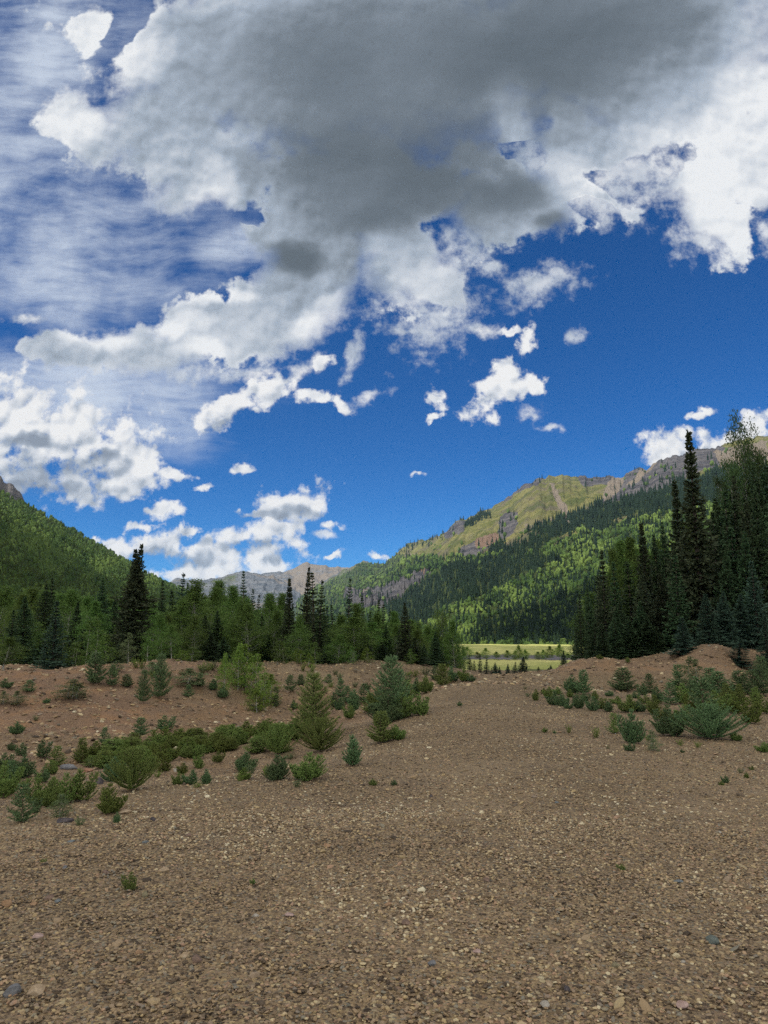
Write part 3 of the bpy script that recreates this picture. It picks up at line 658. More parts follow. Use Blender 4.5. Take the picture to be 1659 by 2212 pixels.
def in_rock(px, py):
    r = np.zeros(px.shape, bool)
    for k, p in enumerate(ZONE['rock']): r |= soft_poly(px, py, p, 200+k, 8, 18) > 0
    m = np.zeros(px.shape, bool)
    for k, p in enumerate(ZONE['meadow']): m |= soft_poly(px, py, p, 300+k, 10, 22) > 0
    return r, m
def acc_con(px, py, rg):
    r, m = in_rock(px, py); d = con_density(px, py)*below_line(px, py)
    rd = (px > 860)*(px < 1060)*(py < lut(SKY_R, px)+22)
    d = np.where(rd, 0.7, d); d = np.where(r, 0.04, d); d = np.where(m, d*0.15, d); d = d*(1-0.75*clearing(px, py))
    return rg.random(px.size) < d
def acc_asp(px, py, rg):
    r, m = in_rock(px, py); d = np.clip(1-con_density(px, py)*1.15, 0.02, 1)**1.3*below_line(px, py); d = np.where(r | m, 0.02, d)*(1-0.9*clearing(px, py, 63))
    return rg.random(px.size) < d
rg = np.random.default_rng(3)
P, px, py = slope_points(RM, 52000, 1, acc_con)
dist = np.hypot(P[:, 0], P[:, 1]); H = (13+12*rg.random(len(P)))*np.clip(dist/1800, 0.6, 1.25)
V, F, per = cone_batch(P-[0, 0, 1], H, H*0.17, rg)
tone = np.repeat(np.clip(rg.random(len(P))*0.8+0.2*fbm(px/30, py/30, 8), 0, 1), per)
link('forest', make_mesh('conifer_forest', V, F, {'tone': tone}, False, M['wood_dark']), None, 'dark conifer forest in bands across the long mountainside', 'forest', None, 'stuff')
P, px, py = slope_points(RM, 46000, 2, acc_asp)
dist = np.hypot(P[:, 0], P[:, 1]); sc = np.clip(dist/1500, 0.55, 1.6)
S_ = np.c_[3.4+2.2*rg.random(len(P)), 3.4+2.2*rg.random(len(P)), 4.5+3.5*rg.random(len(P))]*sc[:, None]*0.85
V, F, per = blob_batch(P+np.c_[0*dist, 0*dist, S_[:, 2]*0.6], S_, rg)
tone = np.repeat(np.clip(0.5+1.1*fbm(px/45, py/22, 18, 4)+0.25*(rg.random(len(P))-0.5), 0, 1), per)
link('forest', make_mesh('aspen_forest', V, F, {'tone': tone}, False, M['wood_green']), None, 'bright green aspen forest in slanting swathes on the long mountainside', 'forest', None, 'stuff')
# the hill on the left
def acc_l(px, py, rg): return (px > -150) & (px < 520)
P, px, py = slope_points(LM, 60000, 5, acc_l)
isc = rg.random(len(P)) < np.clip(0.30+0.5*fbm(px/50, py/30, 21, 4)+0.25*sstep(1180, 1100, py), 0.08, 0.75)
dist = np.hypot(P[:, 0], P[:, 1]); Pc = P[isc]; H = (8+6*rg.random(len(Pc)))*np.clip(dist[isc]/1500, 0.7, 1.2)
V, F, per = cone_batch(Pc-[0, 0, 1], H, H*0.19, rg)
M['wood_left'] = mat_wood('hill_conifers', [(0,(0.035,0.055,0.018)),(1,(0.075,0.100,0.030))], 0.5, 0.0)
link('forest', make_mesh('hill_conifer_forest', V, F, {'tone': np.repeat(rg.random(len(Pc)), per)}, False, M['wood_left']), None, 'conifers scattered through the forest on the left hillside', 'forest', None, 'stuff')
Pa = P[~isc]; sc = np.clip(dist[~isc]/1500, 0.5, 1.3)
S_ = np.c_[2.4+1.5*rg.random(len(Pa)), 2.4+1.5*rg.random(len(Pa)), 4.5+3*rg.random(len(Pa))]*sc[:, None]
V, F, per = blob_batch(Pa+np.c_[0*sc, 0*sc, S_[:, 2]*0.6], S_, rg)
tone = np.repeat(np.clip(0.45+0.5*fbm(px[~isc]/30, py[~isc]/20, 28, 4)+0.4*(rg.random(len(Pa))-0.5), 0, 1), per)
link('forest', make_mesh('hill_aspen_forest', V, F, {'tone': tone}, False, M['wood_green']), None, 'yellow-green aspens covering the left hillside', 'forest', None, 'stuff')

# ------------------------------------------------------------------ clouds over and behind the camera that shade the valley
def surf(D, px, py):
    """the point of a slope seen at a point of the photograph"""
    j = int(np.argmin(np.abs(D['pxs']-px))); nr = int((D['T'][:, 0] <= 1).sum())
    qx, qy = project(D['X'][:nr, j], D['Y'][:nr, j], D['Z'][:nr, j]); i = int(np.argmin(np.abs(qy-py)))
    return D['X'][i, j], D['Y'][i, j], D['Z'][i, j]
def shade_xy(p): return (p[0]-p[2]*SUN.x/SUN.z, p[1]-p[2]*SUN.y/SUN.z)
def build_cloud(poly, h, thick, seed, label, cell=22.0, soft=60):
    poly = np.array(poly); off = np.array([SUN.x, SUN.y])*h/SUN.z
    x0, y0 = poly.min(0)-soft; x1, y1 = poly.max(0)+soft
    xs = np.arange(x0, x1, cell); ys = np.arange(y0, y1, cell); X, Y = np.meshgrid(xs, ys)
    d = np.full(X.shape, 1e9)
    for k in range(len(poly)):
        a = poly[k]; b = poly[(k+1) % len(poly)]; ab = b-a; L = max((ab**2).sum(), 1e-6)
        t = np.clip(((X-a[0])*ab[0]+(Y-a[1])*ab[1])/L, 0, 1); d = np.minimum(d, np.hypot(X-a[0]-t*ab[0], Y-a[1]-t*ab[1]))
    d = np.where(inpoly(X, Y, [tuple(p) for p in poly]), d, -d) + soft*fbm(X/120, Y/120, seed, 5)
    ins = d > 0; dd = np.clip(d, 0, None)
    lump = 0.6+0.8*ridged(X/260, Y/260, seed+5, 4)
    top = h + thick*np.sqrt(np.clip(dd/400, 0, 1))*lump; bot = h - 0.12*thick*np.sqrt(np.clip(dd/300, 0, 1))*(0.5+ridged(X/180, Y/180, seed+9, 3)) - 1
    n = X.size; idx = np.arange(n).reshape(X.shape); Vt = np.c_[(X+off[0]).ravel(), (Y+off[1]).ravel(), top.ravel()]; Vb = Vt.copy(); Vb[:, 2] = bot.ravel()
    keep = ins[:-1, :-1] & ins[1:, :-1] & ins[:-1, 1:] & ins[1:, 1:]
    q = np.stack([idx[:-1, :-1], idx[:-1, 1:], idx[1:, 1:], idx[1:, :-1]], -1)[keep]
    e = {}
    for a, b in ((0, 1), (1, 2), (2, 3), (3, 0)):
        for u, v in q[:, [a, b]]:
            if (v, u) in e: del e[(v, u)]
            else: e[(u, v)] = 1
    E = np.array(list(e.keys())); side = np.stack([E[:, 1], E[:, 0], E[:, 0]+n, E[:, 1]+n], -1)
    Fa = np.vstack([q, q[:, ::-1]+n, side]); V = np.vstack([Vt, Vb]); used = np.unique(Fa); mp = np.zeros(len(V), int); mp[used] = np.arange(len(used))
    me = make_mesh('cloud', V[used], mp[Fa], None, True, M['cloud'])
    link('cloud', me, None, label, 'cloud', None, 'stuff')
m_, q_ = new_mat('cloud_vapour'); finish(q_, (0.93, 0.94, 0.96), 1.0, None, 0.0, 0.5, None, 0.15); M['cloud'] = m_
A_ = [(-900,-500),(700,-500),(700,110),(260,120),(60,125),(-20,150)] + [shade_xy(surf(LM, a, b)) for a, b in ((430,1300),(330,1282),(240,1262),(150,1205),(60,1150),(-40,1115),(-200,1080))] + [(-1300,500)]
build_cloud(A_, 3000, 500, 3, 'grey-based cloud overhead whose shade falls on the gravel flat')
B_ = [shade_xy(surf(RM, a, b)) for a, b in ((905,1385),(1000,1386),(1045,1352),(1110,1322),(1180,1300),(1290,1275),(1420,1260),(1650,1240))] + [shade_xy(surf(RM, 1650, 1385)), shade_xy(surf(RM, 1250, 1391)), shade_xy(surf(RM, 1000, 1391))]
build_cloud(B_, 3000, 350, 8, 'small cloud whose shade falls on the foot of the mountainside', 16, 25)

# ------------------------------------------------------------------ air
def build_haze():
    m, q = new_mat('haze_air'); o = q.n('ShaderNodeOutputMaterial'); v = q.n('ShaderNodeVolumePrincipled')
    v.inputs['Color'].default_value = (0.50, 0.72, 1.0, 1); v.inputs['Density'].default_value = 0.000020; v.inputs['Anisotropy'].default_value = 0.0
    q.nt.links.new(v.outputs[0], o.inputs['Volume'])
    x, y0, y1, z0, z1 = 12000, -12000, 12000, -25, 1120
    V = [(-x, y0, z0), (x, y0, z0), (x, y1, z0), (-x, y1, z0), (-x, y0, z1), (x, y0, z1), (x, y1, z1), (-x, y1, z1)]
    F = [(0, 3, 2, 1), (4, 5, 6, 7), (0, 1, 5, 4), (1, 2, 6, 5), (2, 3, 7, 6), (3, 0, 4, 7)]
    link('haze', make_mesh('haze', V, np.array(F), None, False, m), None, 'thin clear mountain air between the camera and the far peaks', 'haze', None, 'stuff')
build_haze()

# ------------------------------------------------------------------ plants: shapes
def unit(v): return v/np.maximum(np.linalg.norm(v, axis=-1, keepdims=True), 1e-9)
class Cards:
    """collects small tapering blades (needle sprays, leaves) as one mesh"""
    def __init__(s): s.V = []; s.F = []; s.tip = []; s.n = 0
    def blades(s, C, D, Wv, taper=0.35, t0=0.0, t1=1.0):
        """C start points, D length vectors, Wv half-width vectors"""
        n = len(C)
        V = np.stack([C-Wv*0.6, C+Wv*0.6, C+D*0.55+Wv, C+D*0.55-Wv, C+D], 1) if taper is None else np.stack([C-Wv, C+Wv, C+D+Wv*taper, C+D-Wv*taper], 1)
        k = V.shape[1]; s.V.append(V.reshape(-1, 3)); b = s.n+np.arange(n)[:, None]*k
        if k == 4: s.F.append(b+np.arange(4)[None])
        else: s.F.append(b+np.array([[0, 1, 2, 3]])); s.F.append(b+np.array([[3, 2, 4]]))
        a0 = np.broadcast_to(np.asarray(t0, float), (n,)); a1 = np.broadcast_to(np.asarray(t1, float), (n,))
        s.tip.append((np.stack([a0, a0, a1, a1], 1) if k == 4 else np.stack([a0, a0, (a0+a1)/2, (a0+a1)/2, a1], 1)).ravel()); s.n += n*k
    def tris(s, A, B, Cc, t=0.0):
        n = len(A); s.V.append(np.stack([A, B, Cc], 1).reshape(-1, 3)); s.F.append(s.n+np.arange(n)[:, None]*3+np.arange(3)[None])
        s.tip.append(np.repeat(np.broadcast_to(np.asarray(t, float), (n,)), 3)); s.n += 3*n
    def mesh(s, name, mat):
        V = np.vstack(s.V); q = [f for f in s.F if f.shape[1] == 4]; t = [f for f in s.F if f.shape[1] == 3]; fs = []
        if q: fs.append(np.vstack(q))
        if t: fs.append(np.vstack(t))
        return make_mesh(name, V, fs, {'tip': np.concatenate(s.tip)}, False, mat)
def tube(paths, sides=6):
    """paths: list of (points (k,3), radii (k,)) -> verts, quads"""
    V = []; F = []; n = 0
    for pts, rad in paths:
        pts = np.asarray(pts, float); rad = np.asarray(rad, float); k = len(pts)
        d = np.gradient(pts, axis=0); d = unit(d); up = np.array([0, 0, 1.0]) if abs(d[0, 2]) < 0.9 else np.array([1.0, 0, 0])
        a = unit(np.cross(d, up)); b = np.cross(d, a); th = np.arange(sides)*2*math.pi/sides
        V.append((pts[:, None]+rad[:, None, None]*(np.cos(th)[None, :, None]*a[:, None]+np.sin(th)[None, :, None]*b[:, None])).reshape(-1, 3))
        i = np.arange(k*sides).reshape(k, sides)+n
        F.append(np.stack([i[:-1], np.roll(i[:-1], -1, 1), np.roll(i[1:], -1, 1), i[1:]], -1).reshape(-1, 4)); n += k*sides
    return np.vstack(V), np.vstack(F)

def spruce_shape(seed, H=10.0, R=1.5, whorls=58, tops=1, sparse=1.0, low=0.03, skirt=1.0, spired=0.0, per=6.0, ragged=0.35):
    """a tall spruce: trunk and limbs, and a crown of drooping needle sprays"""
    r = np.random.default_rng(seed); cr = Cards(); limbs = []
    leads = [(0.0, 0.0, 1.0)] if tops == 1 else [(0.15, 0.0, 1.0), (-0.15, 0.05, 0.965)]
    bend = r.normal(0, 0.012, 2)*H
    def axis(h, L):
        s = np.clip((h/H-0.62)/0.38, 0, 1)
        return np.array([L[0]*s*R*0.9+bend[0]*(h/H)**2, L[1]*s*R+bend[1]*(h/H)**2, h])
    limbs.append((np.array([axis(h, (0, 0, 1)) for h in np.linspace(-0.02*H, 0.7*H, 8)]), np.interp(np.linspace(0, 0.7, 8), [0, 1], [0.017*H, 0.003*H])))
    lobes = r.random((9, 3))
    for li, L in enumerate(leads):
        top = H*L[2]
        limbs.append((np.array([axis(h, L) for h in np.linspace(0.6*H, top, 5)]), np.linspace(0.006*H, 0.0006*H, 5)))
        for w in range(whorls):
            t = (w+r.random()*0.8)/whorls
            if li == 1 and t < 0.55: continue
            h = top*(low+(1-low)*t)
            env = 1.22*(1-t)**0.95*(0.93+0.22*math.sin(11*t+lobes[w % 9, 0]*2)); sm = 0.30+0.70*(1-t)**0.6
            if t < 0.14: env *= 0.8+1.4*t
            if spired: env *= 1-spired*float(sstep(0.35, 0.75, t))
            if tops == 2 and t > 0.55: env *= 0.62
            nb = max(3, int(r.normal(per, 1)*(0.55+0.45*(1-t))*sparse+0.5)); a0 = r.random()*6.28
            for k in range(nb):
                a = a0+k*2*math.pi/nb+r.normal(0, 0.25)
                lob = 1+ragged*math.sin(2*a+6*lobes[int(t*8), 1])*0.5
                Lb = R*env*lob*(1-ragged*r.random())+0.006*H
                if r.random() < 0.06: Lb *= 1.3
                dirh = np.array([math.cos(a), math.sin(a), 0]); s0 = -0.42*skirt*(1-t)+0.55*t**2; cv = 0.28*(1-t)
                q = np.linspace(0, 1, 5); A = axis(h, L)
                pts = A+dirh*(Lb*q)[:, None]+np.array([0, 0, 1])*(Lb*(s0*q+cv*q**2.2))[:, None]
                if Lb > 0.05*H and r.random() < 0.5: limbs.append((pts, np.linspace(0.0022*H, 0.0006*H, 5)))
                m = int(Lb/(0.014*H))+3
                qq = np.clip((np.arange(m)+r.random(m))/m, 0.06, 1.0)
                C = A+dirh*(Lb*qq)[:, None]+np.array([0, 0, 1])*(Lb*(s0*qq+cv*qq**2.2))[:, None]
                tang = unit(dirh[None]+np.array([0, 0, 1.0])[None]*(s0+2.2*cv*qq**1.2)[:, None]); side = np.array([-dirh[1], dirh[0], 0])
                ls = (0.34*Lb*(1-qq)+0.026*H*sm)*(0.7+0.6*r.random(m))
                for sg in (-1, 1):
                    ang = np.radians(38+22*r.random(m))
                    dv = tang*np.cos(ang)[:, None]+sg*side[None]*np.sin(ang)[:, None]; dv[:, 2] -= 0.10+0.30*r.random(m); dv = unit(dv)
                    wv = unit(np.cross(dv, r.normal(0, 1, (m, 3))+np.array([0, 0, 1.5])))*(0.0045*H*(0.7+0.6*r.random(m)))[:, None]
                    cr.blades(C, dv*ls[:, None], wv, None)
                dv = unit(tang*0.6+np.array([0, 0, -0.8])+0.35*r.normal(0, 1, (m, 3))); wv = unit(np.cross(dv, r.normal(0, 1, (m, 3))))*(0.005*H)
                cr.blades(C, dv*(0.026*H*sm*(0.6+0.9*r.random(m)))[:, None], wv, None)
                e = 2; dv = unit(tang[-e:]+0.25*r.normal(0, 1, (e, 3))+np.array([0, 0, 0.25])); wv = unit(np.cross(dv, r.normal(0, 1, (e, 3))))*(0.0055*H)
                cr.blades(C[-e:], dv*(0.032*H*sm), wv, None)
        m = 26; C = np.array([axis(top*(0.93+0.07*x), L) for x in r.random(m)]); dv = unit(r.normal(0, 1, (m, 3))*[1, 1, 0.4]+[0, 0, 0.9])
        cr.blades(C, dv*(0.02*H), unit(np.cross(dv, r.normal(0, 1, (m, 3))))*(0.003*H), None)
    return tube(limbs), cr

def aspen_shape(seed, H=8.0, R=1.3, low=0.2, clusters=105, leaves=85, leaf=0.075, stems=1, lean=(0, 0), top_heavy=False, airy=1.0):
    """an aspen: pale thin trunk, rising limbs, and a crown of separate leaf clusters"""
    r = np.random.default_rng(seed); cr = Cards(); limbs = []; cen = []
    for st in range(stems):
        off = r.normal(0, 0.10, 2)*R*(stems > 1)*2.2; hh = H*(1-0.25*r.random()*(st > 0)); ln = np.array(lean)+r.normal(0, 0.02, 2)
        wob = r.normal(0, 0.012, (8, 2))*H; wob[0] = 0; wob = np.cumsum(wob, 0)*0.5
        zs = np.linspace(0, hh, 8); tp = np.c_[off[0]+ln[0]*zs+wob[:, 0], off[1]+ln[1]*zs+wob[:, 1], zs-0.02*H*(zs == 0)]
        limbs.append((tp, np.linspace(0.0105*H/math.sqrt(stems), 0.0015*H, 8)))
        nc = clusters//stems
        for c in range(nc):
            t = low+(1-low)*(c+r.random())/nc
            x = (t-low)/(1-low)
            env = (math.sin(min(1, x*1.12+0.10)*math.pi)**0.65 if not top_heavy else x**0.5*(1.15-x)**0.5*1.5)
            env = max(env, 0.10); a = r.random()*6.28; rad = R*env*(0.15+0.85*r.random()**0.6)*(0.75+0.5*r.random())
            i = np.interp(t*hh, zs, np.arange(8)); b = np.array([np.interp(t*hh-0.5*rad, zs, tp[:, k]) for k in range(3)])
            e = b+np.array([math.cos(a)*rad, math.sin(a)*rad, rad*(0.5+0.5*r.random())])
            if r.random() < 0.7: limbs.append((np.array([b, (b+e)/2+[0, 0, -0.06*rad], e]), np.array([0.0028, 0.0018, 0.0008])*H))
            cen.append((e, (0.24+0.22*r.random())*R*(0.5+0.5*env)))
    for e, s in cen:
        n = max(6, int(leaves*airy*(0.6+0.8*r.random())))
        P = e+r.normal(0, 1, (n, 3))*np.array([s, s, s*0.8])*0.62
        d = unit(r.normal(0, 1, (n, 3))+[0, 0, -0.4]); w = unit(np.cross(d, r.normal(0, 1, (n, 3))))
        L = leaf*(0.7+0.6*r.random(n)); cr.blades(P, d*L[:, None], w*(L*0.42)[:, None], 0.7)
    return tube(limbs, 5), cr

def shoots(cr, S, D, L, r, n_need=20, need=0.020, wid=0.0026, tip0=0.0):
    """needles set all round short shoots S -> S + D*L"""
    k = len(S); t = (np.arange(n_need)+0.5)/n_need
    D = unit(D); a = unit(np.cross(D, np.array([0.3, 0.2, 1.0]))); b = np.cross(D, a)
    th = r.random((k, n_need))*6.28
    C = S[:, None]+D[:, None]*(L[:, None]*t[None])[..., None]
    o = a[:, None]*np.cos(th)[..., None]+b[:, None]*np.sin(th)[..., None]
    nd = unit(o*0.85+D[:, None]*0.75+np.array([0, 0, 0.2])); nl = need*(0.75+0.5*r.random((k, n_need)))*np.interp(t, [0, 0.8, 1], [1, 1, 0.75])[None]
    side = unit(np.cross(nd, o+0.3*r.normal(0, 1, o.shape)))*wid
    tipv = np.repeat(np.clip(t[None]-0.25+0*th, 0, 1)**1.2, 1, 0)+tip0
    cr.tris((C-side).reshape(-1, 3), (C+side).reshape(-1, 3), (C+nd*nl[..., None]).reshape(-1, 3), np.clip(tipv, 0, 1).ravel())

def sapling_shape(seed, H=1.0, R=0.38, whorls=11, leader=True, stems=1, n_need=22, need=0.032, wid=0.0075, per=7):
    """a young spruce (or a clump of several): stem, rising branches, needles set round every shoot"""
    r = np.random.default_rng(seed); cr = Cards(); limbs = []; S = []; D = []; L = []
    st = [(0, 0, 0, 0, 1.0, R)]
    if stems > 1:
        st = []
        for k in range(stems):
            a = k*6.283/stems+r.normal(0, 0.5); o = R*(0.15+0.55*r.random()) if k else 0.0
            st.append((math.cos(a)*o, math.sin(a)*o, math.cos(a)*o*0.7*r.random(), math.sin(a)*o*0.7*r.random(), (0.40+0.5*r.random()) if k else 1.0, R*(0.36+0.22*r.random())))
    for sx, sy, lx, ly, sc, Rs in st:
        hh = H*sc; ax = lambda t: np.array([sx*0.55+(sx*0.45+lx)*t, sy*0.55+(sy*0.45+ly)*t, hh*t])
        limbs.append((np.array([ax(0)-[0, 0, 0.03*H], ax(0.5), ax(1.0)]), np.array([0.020, 0.012, 0.003])*H))
        wn = max(4, int(whorls*(0.4+0.6*sc)))
        for w in range(wn):
            t = (w+r.random()*0.7)/wn; nb = max(3, int(per*(0.6+0.5*(1-t))))
            if stems == 1 and r.random() < 0.08: nb = 2
            a0 = r.random()*6.28
            for k in range(nb):
                a = a0+k*6.283/nb+r.normal(0, 0.35); Lb = Rs*((1-t)**0.75)*(0.5+0.7*r.random())+0.04*H
                s0 = 0.05+0.55*t if stems == 1 else 0.15+0.7*t+0.2*r.random(); d = np.array([math.cos(a), math.sin(a), 0.0]); A = ax(0.04+0.92*t)
                f = lambda q: A+d*Lb*q+np.array([0, 0, 1])*Lb*(s0*q*0.6+0.35*q*q)
                limbs.append((np.array([f(0), f(0.5), f(1)]), np.array([0.006, 0.004, 0.002])*H))
                m = max(2, int(Lb/(0.065*H))); sd = np.array([-d[1], d[0], 0])
                for j in range(m):
                    q = (j+0.6)/m; p = f(min(q, 1)); tg = unit(d+np.array([0, 0, 1])*(s0*0.6+0.7*q))
                    for sg in (-1, 1, 0):
                        dv = tg*0.75+sd*sg*0.65+r.normal(0, 0.13, 3)+np.array([0, 0, 0.10]) if sg else tg+r.normal(0, 0.1, 3)
                        S.append(p); D.append(dv); L.append((0.09+0.06*r.random())*H*(0.75+0.35*(1-q)))
        if leader:
            for x in np.linspace(0.8, 0.95, 3): S.append(ax(x)); D.append(np.array([0, 0, 1.0])+r.normal(0, .05, 3)); L.append(0.10*H)
    shoots(cr, np.array(S), np.array(D), np.array(L), r, n_need, need*H, wid*H)
    return tube(limbs, 4), cr

def weed_shape(seed, H=0.35, n=22, leaf=0.028, R=0.16):
    """a wispy willow or weed: thin stems with small narrow leaves"""
    r = np.random.default_rng(seed); cr = Cards(); limbs = []
    for k in range(n):
        a = r.random()*6.28; rd = R*r.random()**0.5; e = np.array([math.cos(a)*rd, math.sin(a)*rd, H*(0.55+0.45*r.random())]); b = np.array([math.cos(a), math.sin(a), 0])*rd*0.2; b[2] = -0.02
        mid = (b+e)/2+r.normal(0, 0.03, 3)*H; limbs.append((np.array([b, mid, e]), np.array([0.004, 0.003, 0.001])*H*1.6))
        m = 26; t = 0.18+0.82*r.random(m); P = np.where(t[:, None] < 0.5, b+(mid-b)*(t*2)[:, None], mid+(e-mid)*(t*2-1)[:, None])
        d = unit(r.normal(0, 0.6, (m, 3))+[0, 0, 0.6]); w = unit(np.cross(d, r.normal(0, 1, (m, 3)))); L = leaf*(0.7+0.6*r.random(m))
        cr.blades(P, d*L[:, None], w*(L*0.2)[:, None], None)
    return tube(limbs, 3), cr

# kind -> list of (trunk mesh, {leaf material: crown mesh}, height, half width)
PROTO = {}
def proto(kind, shape, H, R, wood, mats):
    (tv, tf), cr = shape
    tm = make_mesh(kind+'_wood', tv, tf, None, True, M[wood]); cms = {}
    for k in mats:
        if not cms: cms[k] = cr.mesh(kind+'_crown', M[k]); first = cms[k]
        else: c = first.copy(); c.materials.clear(); c.materials.append(M[k]); cms[k] = c
    PROTO.setdefault(kind, []).append((tm, cms, H, R))
for s, kw in enumerate([dict(R=1.45), dict(R=1.7, per=7), dict(R=1.15, whorls=40, ragged=0.45), dict(R=1.55, skirt=1.25), dict(R=1.3, whorls=46, ragged=0.5, spired=0.3)]):
    proto('spruce', spruce_shape(100+s, **kw), 10.0, kw['R'], 'bark', ['spruce', 'spruce_brown', 'spruce_blue'])
proto('twin', spruce_shape(131, R=2.1, tops=2, per=8, whorls=60), 10.0, 2.1, 'bark', ['spruce_brown', 'spruce'])
proto('tall', spruce_shape(151, R=1.5, whorls=64, ragged=0.45, spired=0.62, per=6.5), 10.0, 1.5, 'bark', ['spruce_brown', 'spruce'])
proto('tall', spruce_shape(152, R=1.4, whorls=60, ragged=0.5, spired=0.45, per=6.5), 10.0, 1.4, 'bark', ['spruce_brown', 'spruce'])
proto('spire', spruce_shape(141, R=0.95, whorls=34, ragged=0.55, sparse=0.8), 10.0, 0.95, 'bark', ['spruce', 'spruce_brown', 'spruce_blue'])
proto('spire', spruce_shape(142, R=1.05, whorls=36, ragged=0.6, sparse=0.75), 10.0, 1.05, 'bark', ['spruce', 'spruce_brown', 'spruce_blue'])
for s, kw in enumerate([dict(R=1.3), dict(R=1.5, low=0.12, clusters=120), dict(R=1.15, low=0.28), dict(R=1.4, stems=2, low=0.15, clusters=120)]):
    proto('aspen', aspen_shape(200+s, **kw), 8.0, kw['R'], 'abark', ['aspen', 'aspen_young'])
proto('high_aspen', aspen_shape(221, R=1.5, low=0.6, clusters=48, leaves=95, top_heavy=True, lean=(-0.07, 0)), 8.0, 1.6, 'abark', ['aspen', 'aspen_dull'])
proto('high_aspen', aspen_shape(222, R=1.3, low=0.66, clusters=40, leaves=95, top_heavy=True, lean=(0.02, 0)), 8.0, 1.4, 'abark', ['aspen', 'aspen_dull'])
for s in range(3):
    proto('young_aspen', aspen_shape(230+s, H=3.0, R=0.55, low=0.06, clusters=60, leaves=42, leaf=0.05, stems=1+s), 3.0, 0.55, 'abark', ['aspen_young', 'aspen', 'willow'])
for s, kw in enumerate([dict(R=0.34), dict(R=0.42, per=8), dict(R=0.30, whorls=13)]):
    proto('sapling', sapling_shape(300+s, **kw), 1.0, kw['R'], 'twig', ['young', 'young_blue', 'young_yellow'])
for s, kw in enumerate([dict(R=0.80, stems=5), dict(R=0.95, stems=7), dict(R=0.75, stems=4), dict(R=0.9, stems=6), dict(R=0.7, stems=3)]):
    proto('bush', sapling_shape(320+s, H=1.0, leader=(s % 2 == 0), whorls=8, per=6, need=0.042, wid=0.0095, n_need=20, **kw), 1.0, kw['R'], 'twig', ['young', 'young_blue', 'young_yellow'])
proto('wide', sapling_shape(341, H=1.0, R=1.15, whorls=11, per=11, need=0.034, wid=0.007), 1.0, 0.95, 'twig', ['young', 'young_blue'])
proto('conelet', sapling_shape(350, H=1.0, R=0.44, whorls=19, per=10, need=0.022, wid=0.0045, n_need=22), 1.0, 0.40, 'twig', ['young', 'young_blue'])
for s in range(2): proto('weed', weed_shape(360+s), 0.35, 0.16, 'twig', ['willow', 'aspen_young'])

ORD = ['first','second','third','fourth','fifth','sixth','seventh','eighth','ninth','tenth','eleventh','twelfth','thirteenth','fourteenth','fifteenth','sixteenth','seventeenth','eighteenth','nineteenth','twentieth']
def ordn(i): return ORD[i] if i < len(ORD) else 'twenty-'+ORD[i-20] if i < 29 else 'thirtieth'
prng = random.Random(11)
WIDE = {'spruce': 1.25, 'tall': 1.35, 'twin': 1.15, 'spire': 1.45, 'bush': 1.12, 'aspen': 1.35, 'high_aspen': 1.3, 'young_aspen': 1.2}
TWO = {'spruce': 'spruce_tree', 'tall': 'spruce_tree', 'twin': 'spruce_tree', 'spire': 'spruce_tree', 'aspen': 'aspen_tree', 'high_aspen': 'aspen_tree', 'young_aspen': 'young_aspen', 'sapling': 'spruce_sapling', 'conelet': 'spruce_sapling', 'bush': 'spruce_shrub', 'wide': 'spruce_shrub', 'weed': 'willow_shrub'}
CATN = {'spruce_tree': 'spruce tree', 'aspen_tree': 'aspen tree', 'young_aspen': 'young aspen', 'spruce_sapling': 'spruce sapling', 'spruce_shrub': 'spruce shrub', 'willow_shrub': 'willow shrub'}
def plant(kind, mat, x, y, z, h, hw, label, group, var=None):
    """one tree or shrub: an Empty at its foot with a trunk and a crown"""
    vs = PROTO[kind]; tm, cms, H, R = vs[(prng.randrange(len(vs)) if var is None else var) % len(vs)]
    nm = TWO[kind]; e = bpy.data.objects.new(nm, None); COL.objects.link(e); e.empty_display_size = 0.2
    e.location = (x, y, z); e.rotation_euler = (0, 0, prng.uniform(-0.35, 0.35) if kind in ('high_aspen', 'twin') else prng.uniform(0, 6.28)); sx = hw/R*WIDE.get(kind, 1.0) if hw else h/H
    e.scale = (sx, sx, h/H)
    e['label'] = label; e['category'] = CATN[nm]; e['group'] = group
    link('trunk' if nm in ('spruce_tree', 'aspen_tree', 'young_aspen') else 'stem', tm, e)
    link('crown' if nm in ('spruce_tree', 'aspen_tree', 'young_aspen') else 'foliage', cms.get(mat) or list(cms.values())[0], e)
    return e
def at_dist(px, top, dist):
    """ground position under photo column px at a distance ahead, and the height that reaches row top"""
    x, y, d = pxdir(px, 1400); X = x/y*dist; z = float(zground(X, dist)[0])
    x2, y2, d2 = pxdir(px, top); return X, dist, z, EYE+d2/y2*dist-z
def row(items, group, text):
    """items: (px, top, dist, half width px, kind, mat[, own label]); the rest are labelled by their order from the left"""
    auto = sorted([i for i in items if len(i) < 7], key=lambda i: (i[4], i[0])); cnt = {}
    for it in items:
        px, top, dist, hw, kind, mat = it[:6]; X, Y, z, h = at_dist(px, top, dist)
        if len(it) > 6: lab = it[6]
        else:
            same = [j for j in auto if TWO[j[4]] == TWO[kind]]; same.sort(key=lambda j: j[0])
            lab = text % dict(kind=CATN[TWO[kind]], n=ordn(same.index(it)), look=LOOK[TWO[kind]])
        plant(kind, mat, X, Y, z-0.05, h+0.05, hw/F_PX*Y, lab, group)
LOOK = {'spruce_tree': 'dark spruce', 'aspen_tree': 'green aspen', 'young_aspen': 'young bright aspen'}
SB, SD, SU, AS, AY = 'spruce_brown', 'spruce', 'spruce_blue', 'aspen', 'aspen_young'
